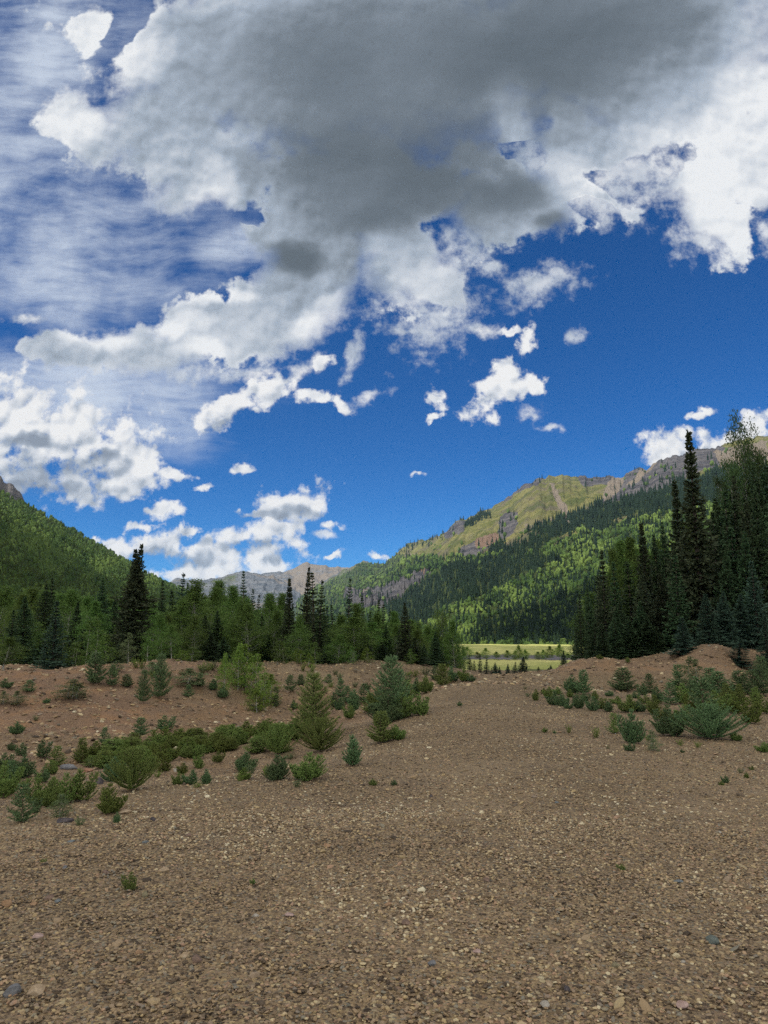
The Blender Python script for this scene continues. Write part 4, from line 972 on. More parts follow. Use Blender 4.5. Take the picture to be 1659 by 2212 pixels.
# --- the treeline on the left, in runs between trees that stand out
row([(48,1290,38,30,'spruce',SD),(90,1262,48,26,'spruce',SD),(116,1298,32.5,30,'spruce',SU,'blue-green spruce standing at the crest of the red bank near left edge'),(104,1248,52,24,'spruce',SD),(22,1318,36,22,'spruce',SD),
     (160,1300,46,22,'spruce',SD),(214,1250,50,26,'spruce',SD),(240,1290,46,24,'spruce',SD),
     (8,1268,60,34,'aspen',AS),(34,1285,46,30,'aspen',AS),(70,1272,58,34,'aspen',AS),(140,1276,52,32,'aspen',AS),(175,1290,58,30,'aspen',AS),(198,1300,44,26,'aspen',AS),(228,1296,60,30,'aspen',AS),(256,1290,58,26,'aspen',AS),(120,1300,66,34,'aspen',AS),(52,1320,40,26,'aspen',AS),
     (10,1378,31,26,'aspen',AS),
     (185,1335,34,26,'young_aspen',AS),(165,1385,33,20,'young_aspen',AS),(205,1372,35,20,'young_aspen',AS),(232,1372,38,22,'young_aspen',AS),(140,1360,36,22,'young_aspen',AS),(248,1352,42,18,'young_aspen',AS)],
    'treeline on the left, left of the broad twin-topped spruce', '%(look)s left of the twin-topped spruce, %(n)s %(kind)s from left')
row([(284,1177,42,54,'twin',SB,'broad dark spruce with twin tops, tallest tree on the left'),(310,1290,50,26,'aspen',AS),(338,1325,39,24,'aspen',AS),(345,1254,56,20,'spruce',SD),(372,1276,48,22,'spruce',SD),(383,1238,60,18,'spire',SU),(402,1260,62,18,'spruce',SD),(330,1300,60,26,'spruce',SD),
     (395,1298,46,26,'aspen',AS),(430,1254,47,44,'aspen',AS,'full-crowned aspen with pale trunk right of the twin-topped spruce'),(452,1272,55,34,'aspen',AS),(470,1258,58,34,'aspen',AS),(500,1268,50,34,'aspen',AS),(362,1330,42,22,'aspen',AS),(415,1330,40,24,'aspen',AS),
     (440,1330,44,22,'spruce',SD),(468,1320,46,22,'spruce',SD),(408,1300,50,20,'spruce',SD),(278,1368,36,16,'young_aspen','willow'),(318,1378,37,14,'young_aspen',AS),(372,1352,37.5,15,'aspen',AS),(350,1366,38,14,'young_aspen',AS),(500,1340,48,24,'spruce',SD),
     (420,1396,36.5,18,'young_aspen',AS),(402,1405,36,16,'young_aspen',AY)],
    'treeline on the left, between the twin-topped spruce and the thin spire', '%(look)s between the twin-topped and thin spire spruces, %(n)s from left')
row([(525,1233,52,14,'spire',SD,'thin spire-topped spruce rising above aspens against the grey peak'),(545,1272,56,13,'spire',SD),(553,1284,58,11,'spire',SD),(515,1296,46,30,'aspen',AS),(540,1305,45,28,'aspen',AS),(575,1284,54,30,'aspen',AS),(600,1284,58,28,'aspen',AS),
     (560,1330,50,20,'spruce',SD),(583,1340,52,20,'spruce',SD),(602,1335,50,18,'spruce',SD),(590,1320,47,24,'aspen',AS),
     (624,1249,46,24,'tall',SB,'tall dark spruce left of the tallest spire in the middle'),(659,1226,47,22,'tall',SB,'tallest narrow spruce in the middle of the treeline'),(678,1236,50,20,'spire',SB,'second tallest narrow spruce just right of the tallest in the middle'),(689,1254,48,16,'spire',SD),(640,1330,44,22,'aspen',AS),(700,1312,52,16,'spruce',SD),(706,1308,56,12,'spire',SD),(720,1306,58,14,'spire',SD),(734,1322,56,13,'spire',SD),
     (610,1383,40,18,'young_aspen',AS),(652,1402,40.5,13,'young_aspen',AY),(667,1412,40,11,'young_aspen',AY),(682,1388,42,13,'young_aspen',AS)],
    'treeline in the middle, from the thin spire to the tall narrow spruces', '%(look)s between the thin spire and pale-topped spruces, %(n)s from left')
row([(751,1249,56,13,'spire',SU,'slim pale-topped spruce rising right of the tall narrow group'),(745,1330,48,26,'aspen',AS),(764,1335,44,34,'aspen',AS,'broad green aspen below the slim pale-topped spruce'),(776,1306,54,26,'aspen',AS),(781,1286,60,12,'spire',SD),(797,1320,56,16,'spruce',SD),(814,1296,58,13,'spire',SD),(827,1306,60,12,'spire',SD),(805,1345,50,26,'aspen',AS),(822,1325,54,24,'aspen',AS),
     (841,1320,60,12,'spire',SD),(850,1322,54,22,'aspen',AS),(862,1350,52,20,'aspen',AS),(790,1352,48,18,'spruce',SD),(835,1352,50,18,'spruce',SD),(730,1372,43,20,'aspen',AS),
     (765,1396,42,11,'young_aspen',AS),(796,1398,43,12,'young_aspen',AY)],
    'treeline in the middle, around the slim pale-topped spruce', '%(look)s between the pale-topped and lone pointed spruces, %(n)s from left')
row([(876,1302,47,19,'spruce',SB,'lone pointed dark spruce near the right end of the left treeline'),(905,1345,56,20,'aspen',AS),(925,1352,60,20,'aspen',AS),(895,1362,52,18,'aspen',AS),(942,1360,58,20,'aspen',AS),
     (960,1328,58,19,'high_aspen',AS,'flat-topped aspen with bare trunks near the meadow gap'),(984,1342,57,17,'aspen',AS,'last green aspen at the right end of the left treeline'),(975,1372,60,18,'spruce',SD),(952,1378,59,15,'spruce',SD),(936,1388,62,14,'spruce',SD),(990,1392,58,12,'spruce',SD),
     (916,1392,50,12,'spruce',SD),(888,1402,45,11,'young_aspen',AS),(1001,1398,66,9,'aspen',AS)],
    'right end of the left treeline', '%(look)s at the right end of left treeline, %(n)s from left')
frs = np.random.default_rng(9)
def fill(n, x0, x1, top, dist, hw, kinds, mats, group, text, jt=18):
    xs = np.linspace(x0, x1, n)+frs.uniform(-1, 1, n)*(x1-x0)/n*0.6; it = []
    for k, x in enumerate(xs):
        j = int(frs.integers(len(kinds))); it.append((float(x), float(top(x)+frs.uniform(-jt, jt)), float(frs.uniform(*dist)), float(hw*frs.uniform(0.8, 1.25)), kinds[j], mats[j]))
    row(it, group, text)
TOPL = lambda x: np.interp(x, [0, 240, 300, 420, 520, 620, 700, 880, 980], [1290, 1300, 1318, 1300, 1300, 1318, 1335, 1355, 1372])
fill(20, -10, 300, TOPL, (64, 84), 34, ['aspen'], [AS], 'back row of the left treeline, left half', 'back-row aspen left of the twin-topped spruce, %(n)s from left')
fill(20, 300, 620, TOPL, (62, 84), 30, ['aspen'], [AS], 'back row of the left treeline, middle', 'back-row aspen right of the twin-topped spruce, %(n)s from left')
fill(18, 620, 960, TOPL, (64, 84), 24, ['aspen'], [AS], 'back row of the left treeline, right part', 'back-row aspen right of the tallest narrow spruces, %(n)s from left')
fill(20, 0, 480, lambda x: 1372, (38, 46), 22, ['spruce'], [SD], 'low spruces in the shade at the foot of the left treeline', 'low spruce in shade under the left treeline, %(n)s from left', 16)
fill(18, 480, 960, lambda x: 1376, (45, 54), 18, ['spruce'], [SD], 'low spruces in the shade at the foot of the middle treeline', 'low spruce in shade under the middle treeline, %(n)s from left', 14)
# --- the tall dark group on the right
row([(1522,930,36,50,'tall',SB,'tallest spruce of all with long bare-looking spire, right'),(1485,1038,38,42,'tall',SB,'tall dark spruce just left of the tallest one'),(1404,1128,40,34,'tall',SB),(1311,1188,38,27,'spruce',SB,'pointed dark spruce near the left end of the right group'),
     (1277,1253,37,17,'spruce',SD),(1256,1283,36,17,'spruce',SD,'dark spruce at the very left end of the right group, beside the meadow'),(1246,1330,38,11,'spruce',SD),(1334,1215,42,26,'spruce',SD),(1295,1275,40,22,'spruce',SD),(1352,1172,44,28,'aspen',AS),(1375,1165,46,30,'aspen',AS),(1340,1190,43,24,'aspen',AS),(1432,1158,42,34,'spruce',SD),
     (1452,1130,44,32,'spruce',SD),(1425,1170,47,30,'aspen',AS),(1370,1215,39,30,'spruce',SD),(1395,1240,37,28,'spruce',SB),(1440,1240,37,30,'spruce',SB),(1340,1290,37,24,'spruce',SD),(1390,1300,36,26,'spruce',SD),(1470,1200,35,30,'spruce',SD),(1500,1150,41,36,'spruce',SD)],
    'tall dark trees on the right, up to the tallest spruce', '%(look)s left of the tallest spruce, right group, %(n)s from left')
row([(1560,1105,42,36,'spruce',SD),(1590,1060,44,38,'spruce',SD),(1622,1030,42,38,'spruce',SB),(1655,1000,44,38,'spruce',SD),(1640,1085,37,40,'spruce',SB),(1600,1140,37,38,'spruce',SD),(1552,1170,37,36,'spruce',SD),(1578,1190,35,34,'spruce',SD),(1622,1150,35,36,'spruce',SD),(1660,1060,35,40,'spruce',SD),(1700,1010,40,42,'spruce',SD),(1740,1080,36,44,'spruce',SD),
     (1612,1008,45,24,'high_aspen','aspen_dull','leaning bare-trunked aspen just right of the tallest spruce'),(1648,925,46,30,'high_aspen','aspen_dull','tallest bare-trunked aspen at the right edge of the picture'),(1672,980,46,28,'high_aspen','aspen_dull','bare-trunked aspen half cut off by the right edge'),(1590,1045,46,20,'high_aspen','aspen_dull','small-crowned aspen between the tallest spruce and the leaning aspen')],
    'tall dark trees at the right edge', '%(look)s right of the tallest spruce, %(n)s from left')
row([(1479,1334,30.8,26,'spruce',SU,'short spruce growing on top of the dirt mound'),(1534,1283,32,26,'spruce',SU),(1568,1278,32.5,28,'spruce',SU),(1594,1380,30,23,'spruce',SU),(1606,1283,33,26,'spruce',SU),(1640,1212,33,32,'spruce',SU),(1655,1330,29,24,'spruce',SU),(1500,1360,33,18,'spruce',SU),(1690,1280,30,32,'spruce',SU)],
    'blue-green spruces behind the dirt mound', 'mid-sized blue-green spruce behind the right end of the mound, %(n)s from left')
fill(16, 1275, 1520, lambda x: np.interp(x, [1275, 1320, 1400, 1520], [1290, 1245, 1200, 1130]), (44, 52), 34, ['spruce', 'aspen', 'spruce'], [SD, AS, SB], 'back row of the dark trees on the right', 'back-row %(kind)s of the right group left of tallest spruce, %(n)s from left')
fill(12, 1545, 1700, lambda x: np.interp(x, [1545, 1600, 1700], [1120, 1060, 1010]), (40, 50), 44, ['spruce'], [SD], 'back row of dark trees at the right edge', 'back-row spruce right of the tallest spruce, %(n)s from left', 26)
fill(12, 1290, 1480, lambda x: 1340, (33.5, 36), 26, ['spruce'], [SD], 'low spruces behind the left half of the dirt mound', 'low spruce right behind left half of dirt mound, %(n)s from left', 20)
# --- small trees out on the meadow beyond the flat
row([(1015,1414,60,8,'spruce',SU),(1024,1427,54,7,'spruce',SU),(1036,1412,56,7,'spruce',SU),(1049,1422,55,9,'spruce',SU),(1061,1443,50,7,'spruce',SU),(1069,1431,64,7,'spruce',SU),(1077,1440,52,7,'spruce',SU),(1095,1434,54,8,'spruce',SU),(1110,1430,54,9,'spruce',SU),(1128,1419,52,14,'spruce',SU,'widest small spruce standing in front of the meadow'),
     (1162,1440,66,5,'spruce',SU),(1188,1436,66,5,'spruce',SU),(1216,1406,62,10,'spruce',SU,'small spruce standing at the meadow edge left of the mound'),(1183,1443,64,4,'spruce',SU),(1156,1455,44,5,'spruce',SU),(1173,1455,44,8,'spruce',SU),(1185,1456,44,6,'spruce',SU)],
    'small spruces in front of the meadow', 'tiny dark spruce in front of the far meadow, %(n)s from the left')
row([(1012,1398,112,10,'aspen',AY),(1030,1408,118,8,'aspen',AY),(1048,1400,112,8,'aspen',AY),(1072,1408,112,7,'aspen',AY),(1095,1405,112,8,'aspen',AY),(1111,1406,114,8,'aspen',AY),(1122,1393,112,8,'aspen',AY),(1133,1403,114,7,'aspen',AY),(1162,1408,114,8,'aspen',AY),(1175,1404,116,7,'aspen',AY),(1185,1396,112,8,'aspen',AY),(1209,1393,110,9,'aspen',AY),(1225,1412,112,8,'aspen',AY)],
    'small aspens along the grey gravel bar', 'small pale aspen along the gravel bar before the meadow, %(n)s from left')

# --- saplings and shrubs on the gravel
def patch(items, group, text):
    """items: (px, base row, height px, half width px, kind, mat[, label])"""
    for it in items:
        px, base, hp, hw, kind, mat = it[:6]; x, y, z = on_ground(px, base); h = hp/F_PX*y; w = hw/F_PX*y
        if len(it) > 6: lab = it[6]
        else:
            same = sorted([j for j in items if len(j) < 7 and TWO[j[4]] == TWO[kind]], key=lambda j: j[0]); lab = text % dict(kind=CATN[TWO[kind]], n=ordn(same.index(it)))
        plant(kind, mat, x, y, z-0.01, h, w, lab, group)
Y0, YB, YY, WI = 'young', 'young_blue', 'young_yellow', 'willow'
patch([(309,1519,68,17,'conelet',YB,'front cone-shaped sapling of the pair on the red bank'),(345,1510,92,22,'conelet',YB,'tallest blue-green cone-shaped sapling on the red bank'),(242,1483,44,14,'sapling',YB),(274,1484,26,13,'sapling',YB),(204,1479,66,22,'sapling',YB),(62,1495,24,15,'sapling',YB),(11,1487,20,16,'bush',YB),
       (145,1512,44,28,'young_aspen',WI,'grey-green willow bush on the left part of the red bank'),(38,1524,30,15,'young_aspen',WI),(100,1519,11,9,'bush',YB),(35,1586,26,16,'bush',YB),(78,1557,12,9,'weed',WI),(433,1483,28,13,'sapling',YB),(407,1505,24,12,'sapling',YB),(405,1482,36,28,'young_aspen',WI),(460,1490,22,14,'bush',YB),
       (303,1590,38,20,'sapling',YB),(354,1580,32,20,'bush',YB),(225,1610,34,12,'sapling',YB),(175,1650,50,16,'sapling',Y0),(24,1621,16,9,'bush',YB),(47,1633,26,14,'bush',YB),(90,1638,36,18,'bush',YB,'round dark blue-green shrub at the foot of the red bank'),(122,1655,40,18,'sapling',Y0),(5,1520,26,12,'young_aspen',WI),(160,1494,20,14,'bush',Y0),(330,1455,24,20,'young_aspen',WI),(250,1448,20,16,'young_aspen',WI)],
      'saplings on the red rubble bank', 'small %(kind)s on the red rubble bank, %(n)s from left')
prs = np.random.default_rng(5); wx = prs.uniform(0, 1, 40)
patch([(float(235+250*wx[k]), float(1444+22*wx[k+20]), float(12+12*wx[39-k]), float(10+6*wx[k]), 'weed', [WI, AY][k % 2]) for k in range(16)], 'willowy weeds along the crest of the red bank', 'wispy %(kind)s along the crest of the red bank, %(n)s from left')
patch([(float(560+400*wx[k]), float(1450+40*wx[k+20]), float(9+10*wx[39-k]), float(8+6*wx[k]), 'weed', [WI, AY][k % 2]) for k in range(16)], 'wispy weeds on the bank in the middle', 'wispy %(kind)s on the bank below the narrow spruces, %(n)s from left')
patch([(float(20+620*wx[k]), float(1640+70*wx[k+18]), float(12+10*wx[39-k]), float(9+6*wx[k]), 'weed', [AY, WI][k % 2]) for k in range(18)], 'wispy weeds among the lower left shrubs', 'wispy %(kind)s among the lower left shrubs, %(n)s from left')
patch([(483,1500,84,15,'young_aspen',AY,'narrow yellow-green aspen standing apart on the bank'),(512,1492,96,20,'young_aspen',AY),(530,1486,90,24,'young_aspen',AY,'tallest bright aspen of the thicket on the bank'),(545,1505,90,22,'young_aspen',AY),(565,1535,80,20,'young_aspen',AY),(582,1520,60,18,'young_aspen',AY),(553,1540,50,20,'young_aspen',AY),(500,1470,60,18,'young_aspen',AS),(482,1508,22,18,'bush',YB),(596,1529,42,10,'sapling',YB)],
      'bright young aspens on the bank', 'yellow-green %(kind)s in the thicket on the bank, %(n)s from left')
patch([(675,1592,128,42,'conelet',Y0,'large cone-shaped young spruce in the middle, left of the gravel track'),(690,1624,66,46,'wide',Y0,'low spreading spruce in front of the large cone-shaped one'),(627,1494,34,14,'sapling',YB),(722,1528,30,15,'bush',YB),(735,1506,38,13,'sapling',YB),(765,1538,46,20,'bush',YB),(800,1541,42,18,'sapling',Y0),(755,1553,30,15,'bush',Y0),
       (634,1534,20,13,'bush',YB),(793,1490,15,8,'bush',YB),(786,1520,40,15,'sapling',YB),(750,1520,34,13,'sapling',YB),(735,1535,26,13,'bush',YB),(845,1554,128,42,'conelet',YB,'big bushy young spruce with a tall leader beside the gravel track'),(815,1535,44,22,'bush',Y0),(838,1560,60,44,'bush',YB),(868,1552,50,34,'bush',Y0),(862,1530,80,26,'sapling',YB),
       (905,1546,46,26,'bush',Y0),(920,1497,36,18,'bush',Y0),(900,1500,34,16,'bush',YB),(880,1512,40,18,'sapling',Y0),(955,1483,46,17,'sapling',Y0),(975,1474,32,17,'bush',YB),(1003,1472,26,14,'bush',YY),(993,1525,10,6,'bush',YB),(1018,1472,14,10,'bush',YB),(940,1470,30,12,'sapling',YB),(650,1480,22,10,'sapling',YB),(710,1475,18,10,'sapling',YB),(690,1490,14,9,'bush',YB)],
      'young spruces in the gully left of the track', '%(kind)s in the gully left of the gravel track, %(n)s from left')
patch([(761,1653,60,32,'bush',YB,'dense dark shrub alone at the edge of the gravel flat'),(822,1606,64,26,'sapling',Y0,'spiky young spruce at the left edge of the gravel track'),(855,1598,30,24,'bush',Y0,'low shrub attached beside the spiky young spruce'),(598,1685,50,34,'bush',YB,'left one of two bright shrubs standing side by side on gravel'),(668,1685,54,42,'bush',Y0,'right one of two bright shrubs standing side by side on gravel'),
       (600,1630,60,34,'wide',Y0,'wide spruce shrub at the right end of the green strip'),(530,1666,38,24,'bush',YB,'small dark leaning shrub below the green strip'),(527,1684,24,19,'bush',YY,'small yellow-green shrub on the gravel below the leaning one'),(385,1695,26,14,'bush',Y0),(415,1695,30,18,'bush',YB),(445,1694,30,17,'bush',YB),(806,1697,14,9,'bush',Y0),(851,1697,12,8,'bush',YB),(470,1648,22,14,'bush',Y0)],
      'shrubs at the edge of the gravel flat', 'small %(kind)s at the edge of the gravel flat, %(n)s from left')
def strip(n, x0, x1, base, hmin, hmax, group, text, mats, spread=14):
    xs = np.sort(prs.uniform(x0, x1, n)); it = []
    for x in xs:
        hp = prs.uniform(hmin, hmax); it.append((float(x), float(base(x)+prs.uniform(-spread, spread)), float(hp), float(hp*prs.uniform(0.7, 1.05)), ['bush', 'bush', 'sapling', 'bush', 'sapling'][prs.integers(5)], mats[prs.integers(len(mats))]))
    patch(it, group, text)
strip(24, 195, 330, lambda x: 1648-0.16*(x-200), 18, 36, 'left part of the green strip in the gully', '%(kind)s in left part of the green strip, %(n)s from left', [Y0, Y0, YY, YY], 18)
strip(29, 330, 470, lambda x: 1630-0.12*(x-330), 18, 36, 'middle part of the green strip in the gully', '%(kind)s in middle part of the green strip, %(n)s from left', [Y0, YY, YY, Y0], 22)
strip(29, 470, 640, lambda x: 1614-0.06*(x-470), 18, 36, 'right part of the green strip in the gully', '%(kind)s in right part of the green strip, %(n)s from left', [Y0, YY, YY, Y0], 20)
patch([(45,1778,76,27,'sapling',YB,'upright little spruce at the bottom left edge of the shrubs'),(80,1740,62,30,'bush',Y0),(112,1742,56,28,'bush',Y0),(140,1735,60,26,'bush',Y0),(170,1732,64,32,'bush',Y0,'leafy spruce shrub beside the dark brown stone'),(135,1764,46,20,'young_aspen',WI),(235,1758,58,34,'bush',YY,'lightest yellow-green shrub on the gravel at left'),(283,1708,82,46,'wide',Y0,'largest dark spreading shrub of the lower left group'),
       (245,1690,50,30,'bush',YB),(318,1668,44,26,'bush',YY),(355,1668,34,20,'bush',YY),(252,1779,22,11,'bush',YB,'tiny shrub standing alone right of the lower left group'),(172,1783,20,16,'weed',WI),(76,1757,30,11,'bush',YB),(5,1722,70,34,'bush',Y0),(20,1700,50,30,'bush',YB),(50,1682,44,26,'bush',YB),(8,1665,34,24,'bush',YB),(92,1690,30,18,'bush',YB),(110,1672,26,16,'bush',Y0),
       (92,1865,10,7,'bush',YY,'tiny seedling on bare gravel near the left edge'),(282,1922,34,17,'bush',Y0,'bright seedling alone on the open gravel, lower left'),(546,1914,13,7,'bush',Y0,'tiny dark seedling on the open gravel near the middle'),(430,1660,26,14,'bush',Y0),(395,1672,22,16,'bush',YY)],
      'shrubs at the lower left', '%(kind)s in the lower left group, %(n)s from left')
patch([(1537,1597,68,62,'wide',YB,'widest blue-green spreading spruce shrub on the right'),(1522,1570,100,36,'sapling',YB,'young spruce with tall pale leader behind the widest shrub'),(1446,1590,62,38,'bush',YB),(1368,1607,68,28,'bush',YB,'dense upright shrub left of the widest one on the right'),(1327,1585,42,15,'sapling',Y0),(1412,1622,44,13,'young_aspen',WI),(1361,1622,17,13,'bush',YB),(1288,1595,24,12,'weed',AY),(1229,1584,19,9,'weed',AY),(1176,1582,11,7,'bush',Y0),(1198,1585,8,5,'bush',YB),(1314,1618,9,6,'weed',WI),
       (1470,1612,15,10,'weed',AY),(1508,1615,13,9,'weed',AY),(1473,1626,8,6,'bush',YB),(1652,1624,20,20,'bush',Y0),(1568,1692,16,9,'bush',YB,'small dark shrub on the bare gravel at right'),(1559,1698,10,6,'bush',YY),(1613,1682,13,7,'bush',YY),(1625,1664,10,6,'bush',Y0),(1600,1670,12,9,'weed',WI),(1344,1882,12,10,'bush',Y0,'tiny green seedling alone on the open gravel, lower right'),(1590,1600,18,14,'bush',Y0),(1400,1600,14,9,'weed',AY)],
      'shrubs nearest the flat on the right', '%(kind)s nearest the gravel flat on the right, %(n)s from left')
patch([(1158,1514,24,12,'bush',Y0),(1199,1524,30,17,'bush',YB),(1187,1508,24,13,'bush',Y0),(1215,1526,28,16,'bush',YB),(1226,1531,16,12,'bush',YB),(1249,1530,32,15,'bush',YB),(1232,1506,16,13,'bush',Y0),(1237,1497,36,20,'bush',YB),(1261,1500,50,16,'sapling',YB),(1205,1500,16,12,'bush',Y0),(1283,1536,30,18,'bush',YB),(1300,1532,24,16,'bush',Y0),(1314,1537,22,17,'bush',YB),(1334,1520,16,15,'bush',Y0),(1317,1504,12,11,'bush',YB),(1286,1512,20,14,'bush',Y0),(1175,1500,14,9,'bush',YY),(1262,1515,18,14,'bush',YB),(1140,1505,9,8,'weed',WI),(1135,1490,8,6,'weed',WI)],
      'low shrubs left of centre in front of the mound', 'low %(kind)s before left end of dirt mound, %(n)s from left')
patch([(1346,1494,48,26,'sapling',YB),(1403,1496,40,16,'sapling',YB),(1390,1502,24,16,'bush',YB),(1361,1539,36,26,'bush',Y0),(1381,1537,24,16,'bush',YB),(1415,1544,40,22,'bush',Y0),(1422,1517,30,17,'bush',YB),(1449,1522,44,20,'sapling',YB),(1466,1484,46,19,'sapling',YB),(1476,1521,42,22,'bush',Y0),(1510,1494,70,24,'young_aspen',WI,'tall grey-green willow in front of the mound'),(1537,1492,46,24,'sapling',YB),(1554,1508,54,26,'sapling',YB),(1571,1532,52,28,'bush',Y0),(1588,1541,38,24,'bush',YY),
       (1622,1564,50,26,'bush',YY,'yellow-green shrub near the right edge behind the widest shrub'),(1645,1542,40,24,'bush',Y0),(1598,1497,46,24,'sapling',YB),(1625,1502,50,24,'sapling',YB),(1650,1503,80,26,'conelet',YB,'cone-shaped young spruce at the right edge before the mound'),(1500,1535,40,24,'bush',YY),(1480,1560,36,22,'bush',Y0),(1440,1560,30,20,'bush',YY),(1395,1520,18,14,'bush',Y0),(1372,1508,14,12,'bush',YB),(1600,1520,40,24,'bush',Y0),(1635,1522,36,22,'bush',Y0),(1545,1545,50,30,'bush',Y0),(1500,1505,40,22,'bush',YB)],
      'young spruces in front of the mound', '%(kind)s crowded before right half of the mound, %(n)s from left')
patch([(1357,1432,12,9,'bush',Y0),(1296,1424,10,9,'bush',YY)], 'shrubs on the crest of the mound', 'tiny %(kind)s on the crest of the dirt mound, %(n)s from left')

# ------------------------------------------------------------------ stones
def stone_batch(P, S, rg, tone, flat=0.55):
    n = len(P); a = rg.random(n)*6.28; c, s = np.cos(a), np.sin(a)
    k = 1+0.30*(rg.random((n, 12, 1))*2-1); B = ICO[None]*k
    B = np.sign(B)*np.abs(B)**0.85
    x = B[:, :, 0]*(1+0.5*rg.random((n, 1))); y = B[:, :, 1]; z = B[:, :, 2]*flat*(0.7+0.7*rg.random((n, 1)))
    tx = 0.25*rg.normal(0, 1, (n, 1)); z2 = z+tx*x
    o = np.stack([x*c[:, None]-y*s[:, None], x*s[:, None]+y*c[:, None], z2], -1)*S[:, None, None]*0.5+P[:, None]
    F = (ICOF[None]+(np.arange(n)*12)[:, None, None]).reshape(-1, 3)
    return o.reshape(-1, 3), F, np.repeat(tone, 12)
rg = np.random.default_rng(77)
def scatter(n, r0, r1, azm, smin, smax, power=2.2, gamma=1.0):
    u = rg.random(n); r = (r0**gamma+u*(r1**gamma-r0**gamma))**(1/gamma); a = rg.uniform(-azm, azm, n); x = r*np.sin(a); y = r*np.cos(a)
    s = smin+(smax-smin)*rg.random(n)**power
    return x, y, s
parts = [scatter(78000, 2.9, 7.5, 0.60, 0.008, 0.024, 1.8, 1.6), scatter(60000, 6.5, 17, 0.55, 0.011, 0.030, 2.4, 1.5), scatter(22000, 15, 36, 0.55, 0.020, 0.055, 2.8, 1.4), scatter(900, 3.0, 16, 0.60, 0.03, 0.06, 2.6, 1.6), scatter(18000, 19, 45, 0.60, 0.045, 0.17, 2.6, 1.2)]
xs = np.concatenate([p[0] for p in parts]); ys = np.concatenate([p[1] for p in parts]); ss = np.concatenate([p[2] for p in parts])
cl = vnoise(xs*1.3, ys*1.3, 41)*0.6+vnoise(xs*4, ys*4, 43)*0.4
keep = rg.random(len(xs)) < np.clip(0.25+1.3*cl, 0, 1)
keep[-18000:] &= (xs[-18000:] < -1.5-0.05*ys[-18000:]) | (ys[-18000:] > 24)
xs, ys, ss = xs[keep], ys[keep], ss[keep]
zz = zground(xs, ys)
tone = np.clip(rg.random(len(xs))**0.9*0.95+0.25*(vnoise(xs*0.8, ys*0.8, 51)-0.5), 0.02, 1)
V, F, tn_ = stone_batch(np.c_[xs, ys, zz+0.08*ss], ss, rg, tone)
link('gravel', make_mesh('gravel', V, F, {'tone': tn_}, False, M['stone']), None, 'loose angular pebbles in tan, brown and grey strewn over the flat', 'gravel', None, 'stuff')

PAL = {'dark': ((0.050,0.042,0.045), (0.095,0.080,0.080)), 'grey': ((0.11,0.11,0.115), (0.19,0.19,0.19)), 'blue': ((0.10,0.112,0.112), (0.165,0.18,0.18)), 'red': ((0.24,0.12,0.075), (0.34,0.19,0.12)), 'brown': ((0.13,0.085,0.065), (0.22,0.15,0.11)),
       'tan': ((0.30,0.215,0.13), (0.42,0.32,0.21)), 'orange': ((0.25,0.145,0.075), (0.33,0.21,0.12)), 'pale': ((0.28,0.25,0.20), (0.38,0.345,0.29)), 'pink': ((0.30,0.20,0.165), (0.40,0.29,0.25)), 'olive': ((0.15,0.13,0.075), (0.23,0.20,0.12)), 'green': ((0.085,0.10,0.085), (0.14,0.16,0.14))}
for k, (a, b) in PAL.items(): M['rock_'+k] = mat_rock('rock_'+k, a, b)
def rock_mesh(seed, flat):
    r = np.random.default_rng(seed)
    bm_v = ICO.copy(); f = ICOF
    for it in range(3):                                  # split every triangle in four
        e = {}; nv = list(bm_v); nf = []
        def mid(a, b):
            k = (min(a, b), max(a, b))
            if k not in e: e[k] = len(nv); nv.append((bm_v[a]+bm_v[b])/np.linalg.norm(bm_v[a]+bm_v[b]))
            return e[k]
        for a, b, c in f: ab, bc, ca = mid(a, b), mid(b, c), mid(c, a); nf += [(a, ab, ca), (b, bc, ab), (c, ca, bc), (ab, bc, ca)]
        bm_v = np.array(nv); f = np.array(nf)
    v = bm_v.copy()
    for _ in range(11):                                  # chip flat faces off the ball
        n = unit(r.normal(0, 1, 3)); d = r.uniform(0.55, 0.85); over = np.maximum(v@n-d, 0); v = v-over[:, None]*n[None]*0.95
    v = v*(1+0.05*fbm(bm_v[:, 0]*2+bm_v[:, 2], bm_v[:, 1]*2, seed, 3))[:, None]
    v = v/np.abs(v).max(0); v[:, 2] *= flat
    return v, f
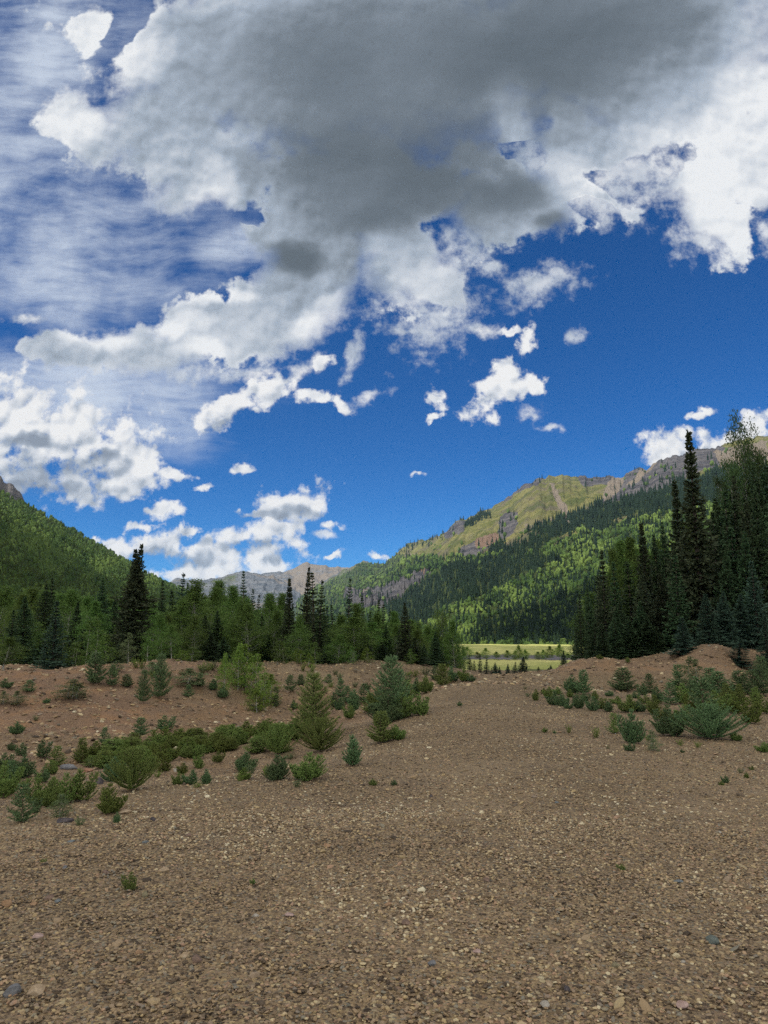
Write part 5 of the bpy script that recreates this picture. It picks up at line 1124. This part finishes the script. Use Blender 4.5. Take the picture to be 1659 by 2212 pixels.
ROCKS = [(136,1779,40,17,'dark','dark purplish boulder lying in front of the lower left shrubs'),(144,1662,42,14,'grey','dark grey slab among the shrubs in the gully'),(188,1669,24,12,'red','reddish block right of the grey slab in the gully'),(213,1694,25,20,'dark','dark brown block between two shrubs at lower left'),(380,1669,24,9,'pale','pale flat stone below the green strip'),
 (268,1759,30,11,'tan','flat tan stone beside the tiny lone shrub'),(330,1773,15,10,'dark','small dark stone right of the flat tan one'),(406,1811,15,11,'brown','pointed brown stone on the gravel below the shrubs'),(312,1823,19,8,'blue','flat bluish stone left of centre on the gravel'),(152,1823,20,8,'blue','blue-grey stone below the dark purplish boulder'),
 (140,1878,12,13,'grey','upright grey stone left of the bright lone seedling'),(352,1886,25,13,'tan','light tan block right of the bright lone seedling'),(226,1890,18,9,'brown','brown stone just left of the bright lone seedling'),(103,1949,22,14,'brown','rounded brown stone touching a blue-grey one at left'),(122,1951,18,9,'blue','blue-grey stone touching the rounded brown one'),(10,1959,25,15,'orange','orange-brown stone at the left edge'),
 (70,1963,18,8,'orange','flat orange stone between left edge and brown stone'),(311,1939,17,18,'olive','upright olive stone below the bright lone seedling'),(706,1832,22,9,'orange','flat orange-red stone near the middle of the flat'),(625,1985,24,11,'pink','mauve flat stone near the middle foreground'),(424,2083,25,19,'brown','angular grey-brown stone in the foreground left of centre'),(300,2066,19,9,'orange','pointed orange-tan stone left of the angular grey-brown one'),
 (75,2163,42,22,'tan','large tan stone at the bottom left corner'),(20,2158,38,24,'grey','large grey stone at the bottom left corner'),(77,2031,27,11,'pink','pinkish flat stone above the bottom left corner'),(397,2076,20,13,'tan','sandy stone touching the angular grey-brown stone'),(553,1982,17,8,'pale','whitish flat stone left of the mauve one'),
 (1203,1737,11,6,'blue','pale bluish chip far out on the gravel flat'),(1468,1911,24,9,'blue','long blue-grey flat stone at right'),(1050,1906,18,11,'brown','brown stone right of the middle of the flat'),(1032,2067,22,11,'pink','pinkish stone in the foreground right of centre'),(1186,2134,17,13,'tan','rounded tan stone near the bottom right of centre'),(1478,2091,11,9,'pale','small pale cube-like stone at lower right'),
 (1332,2094,20,14,'olive','olive-tan stone left of the pale cube-like one'),(1541,2046,32,20,'green','dark green-grey stone near the lower right edge'),(1478,2189,27,15,'pink','pinkish stone at the very bottom right'),(1178,2182,20,14,'pale','whitish stone at the bottom edge right of centre'),(933,2087,21,13,'grey','light grey stone near the bottom centre'),(1226,2151,15,12,'dark','dark round stone beside the rounded tan one'),
 (1620,1970,17,9,'orange','salmon stone near the right edge'),(839,1960,18,11,'orange','orange stone at the centre of the foreground'),(1556,1801,8,7,'pale','small pale stone far right on the flat'),(931,1722,9,7,'dark','dark small stone far out in the middle of the flat'),(877,1998,20,12,'brown','brown stone below the central orange stone')]
for i, (px, py, w, h, k, lab) in enumerate(ROCKS):
    x, y, z = on_ground(px, py); s = w/F_PX*math.hypot(y, EYE)*0.42; hs = max(h/w, 0.35)
    v, f = rock_mesh(900+i, min(1.0, hs*1.15)); v = v*s; v[:, 1] *= 0.8
    o = link('rock', make_mesh('rock', v, f, None, False, M['rock_'+k]), None, lab, 'rock', 'larger stones lying on the gravel')
    o.location = (x, y+s*0.5, z+s*min(1.0, hs*1.15)*0.35); o.rotation_euler = (0, 0, prng.uniform(-0.6, 0.6))
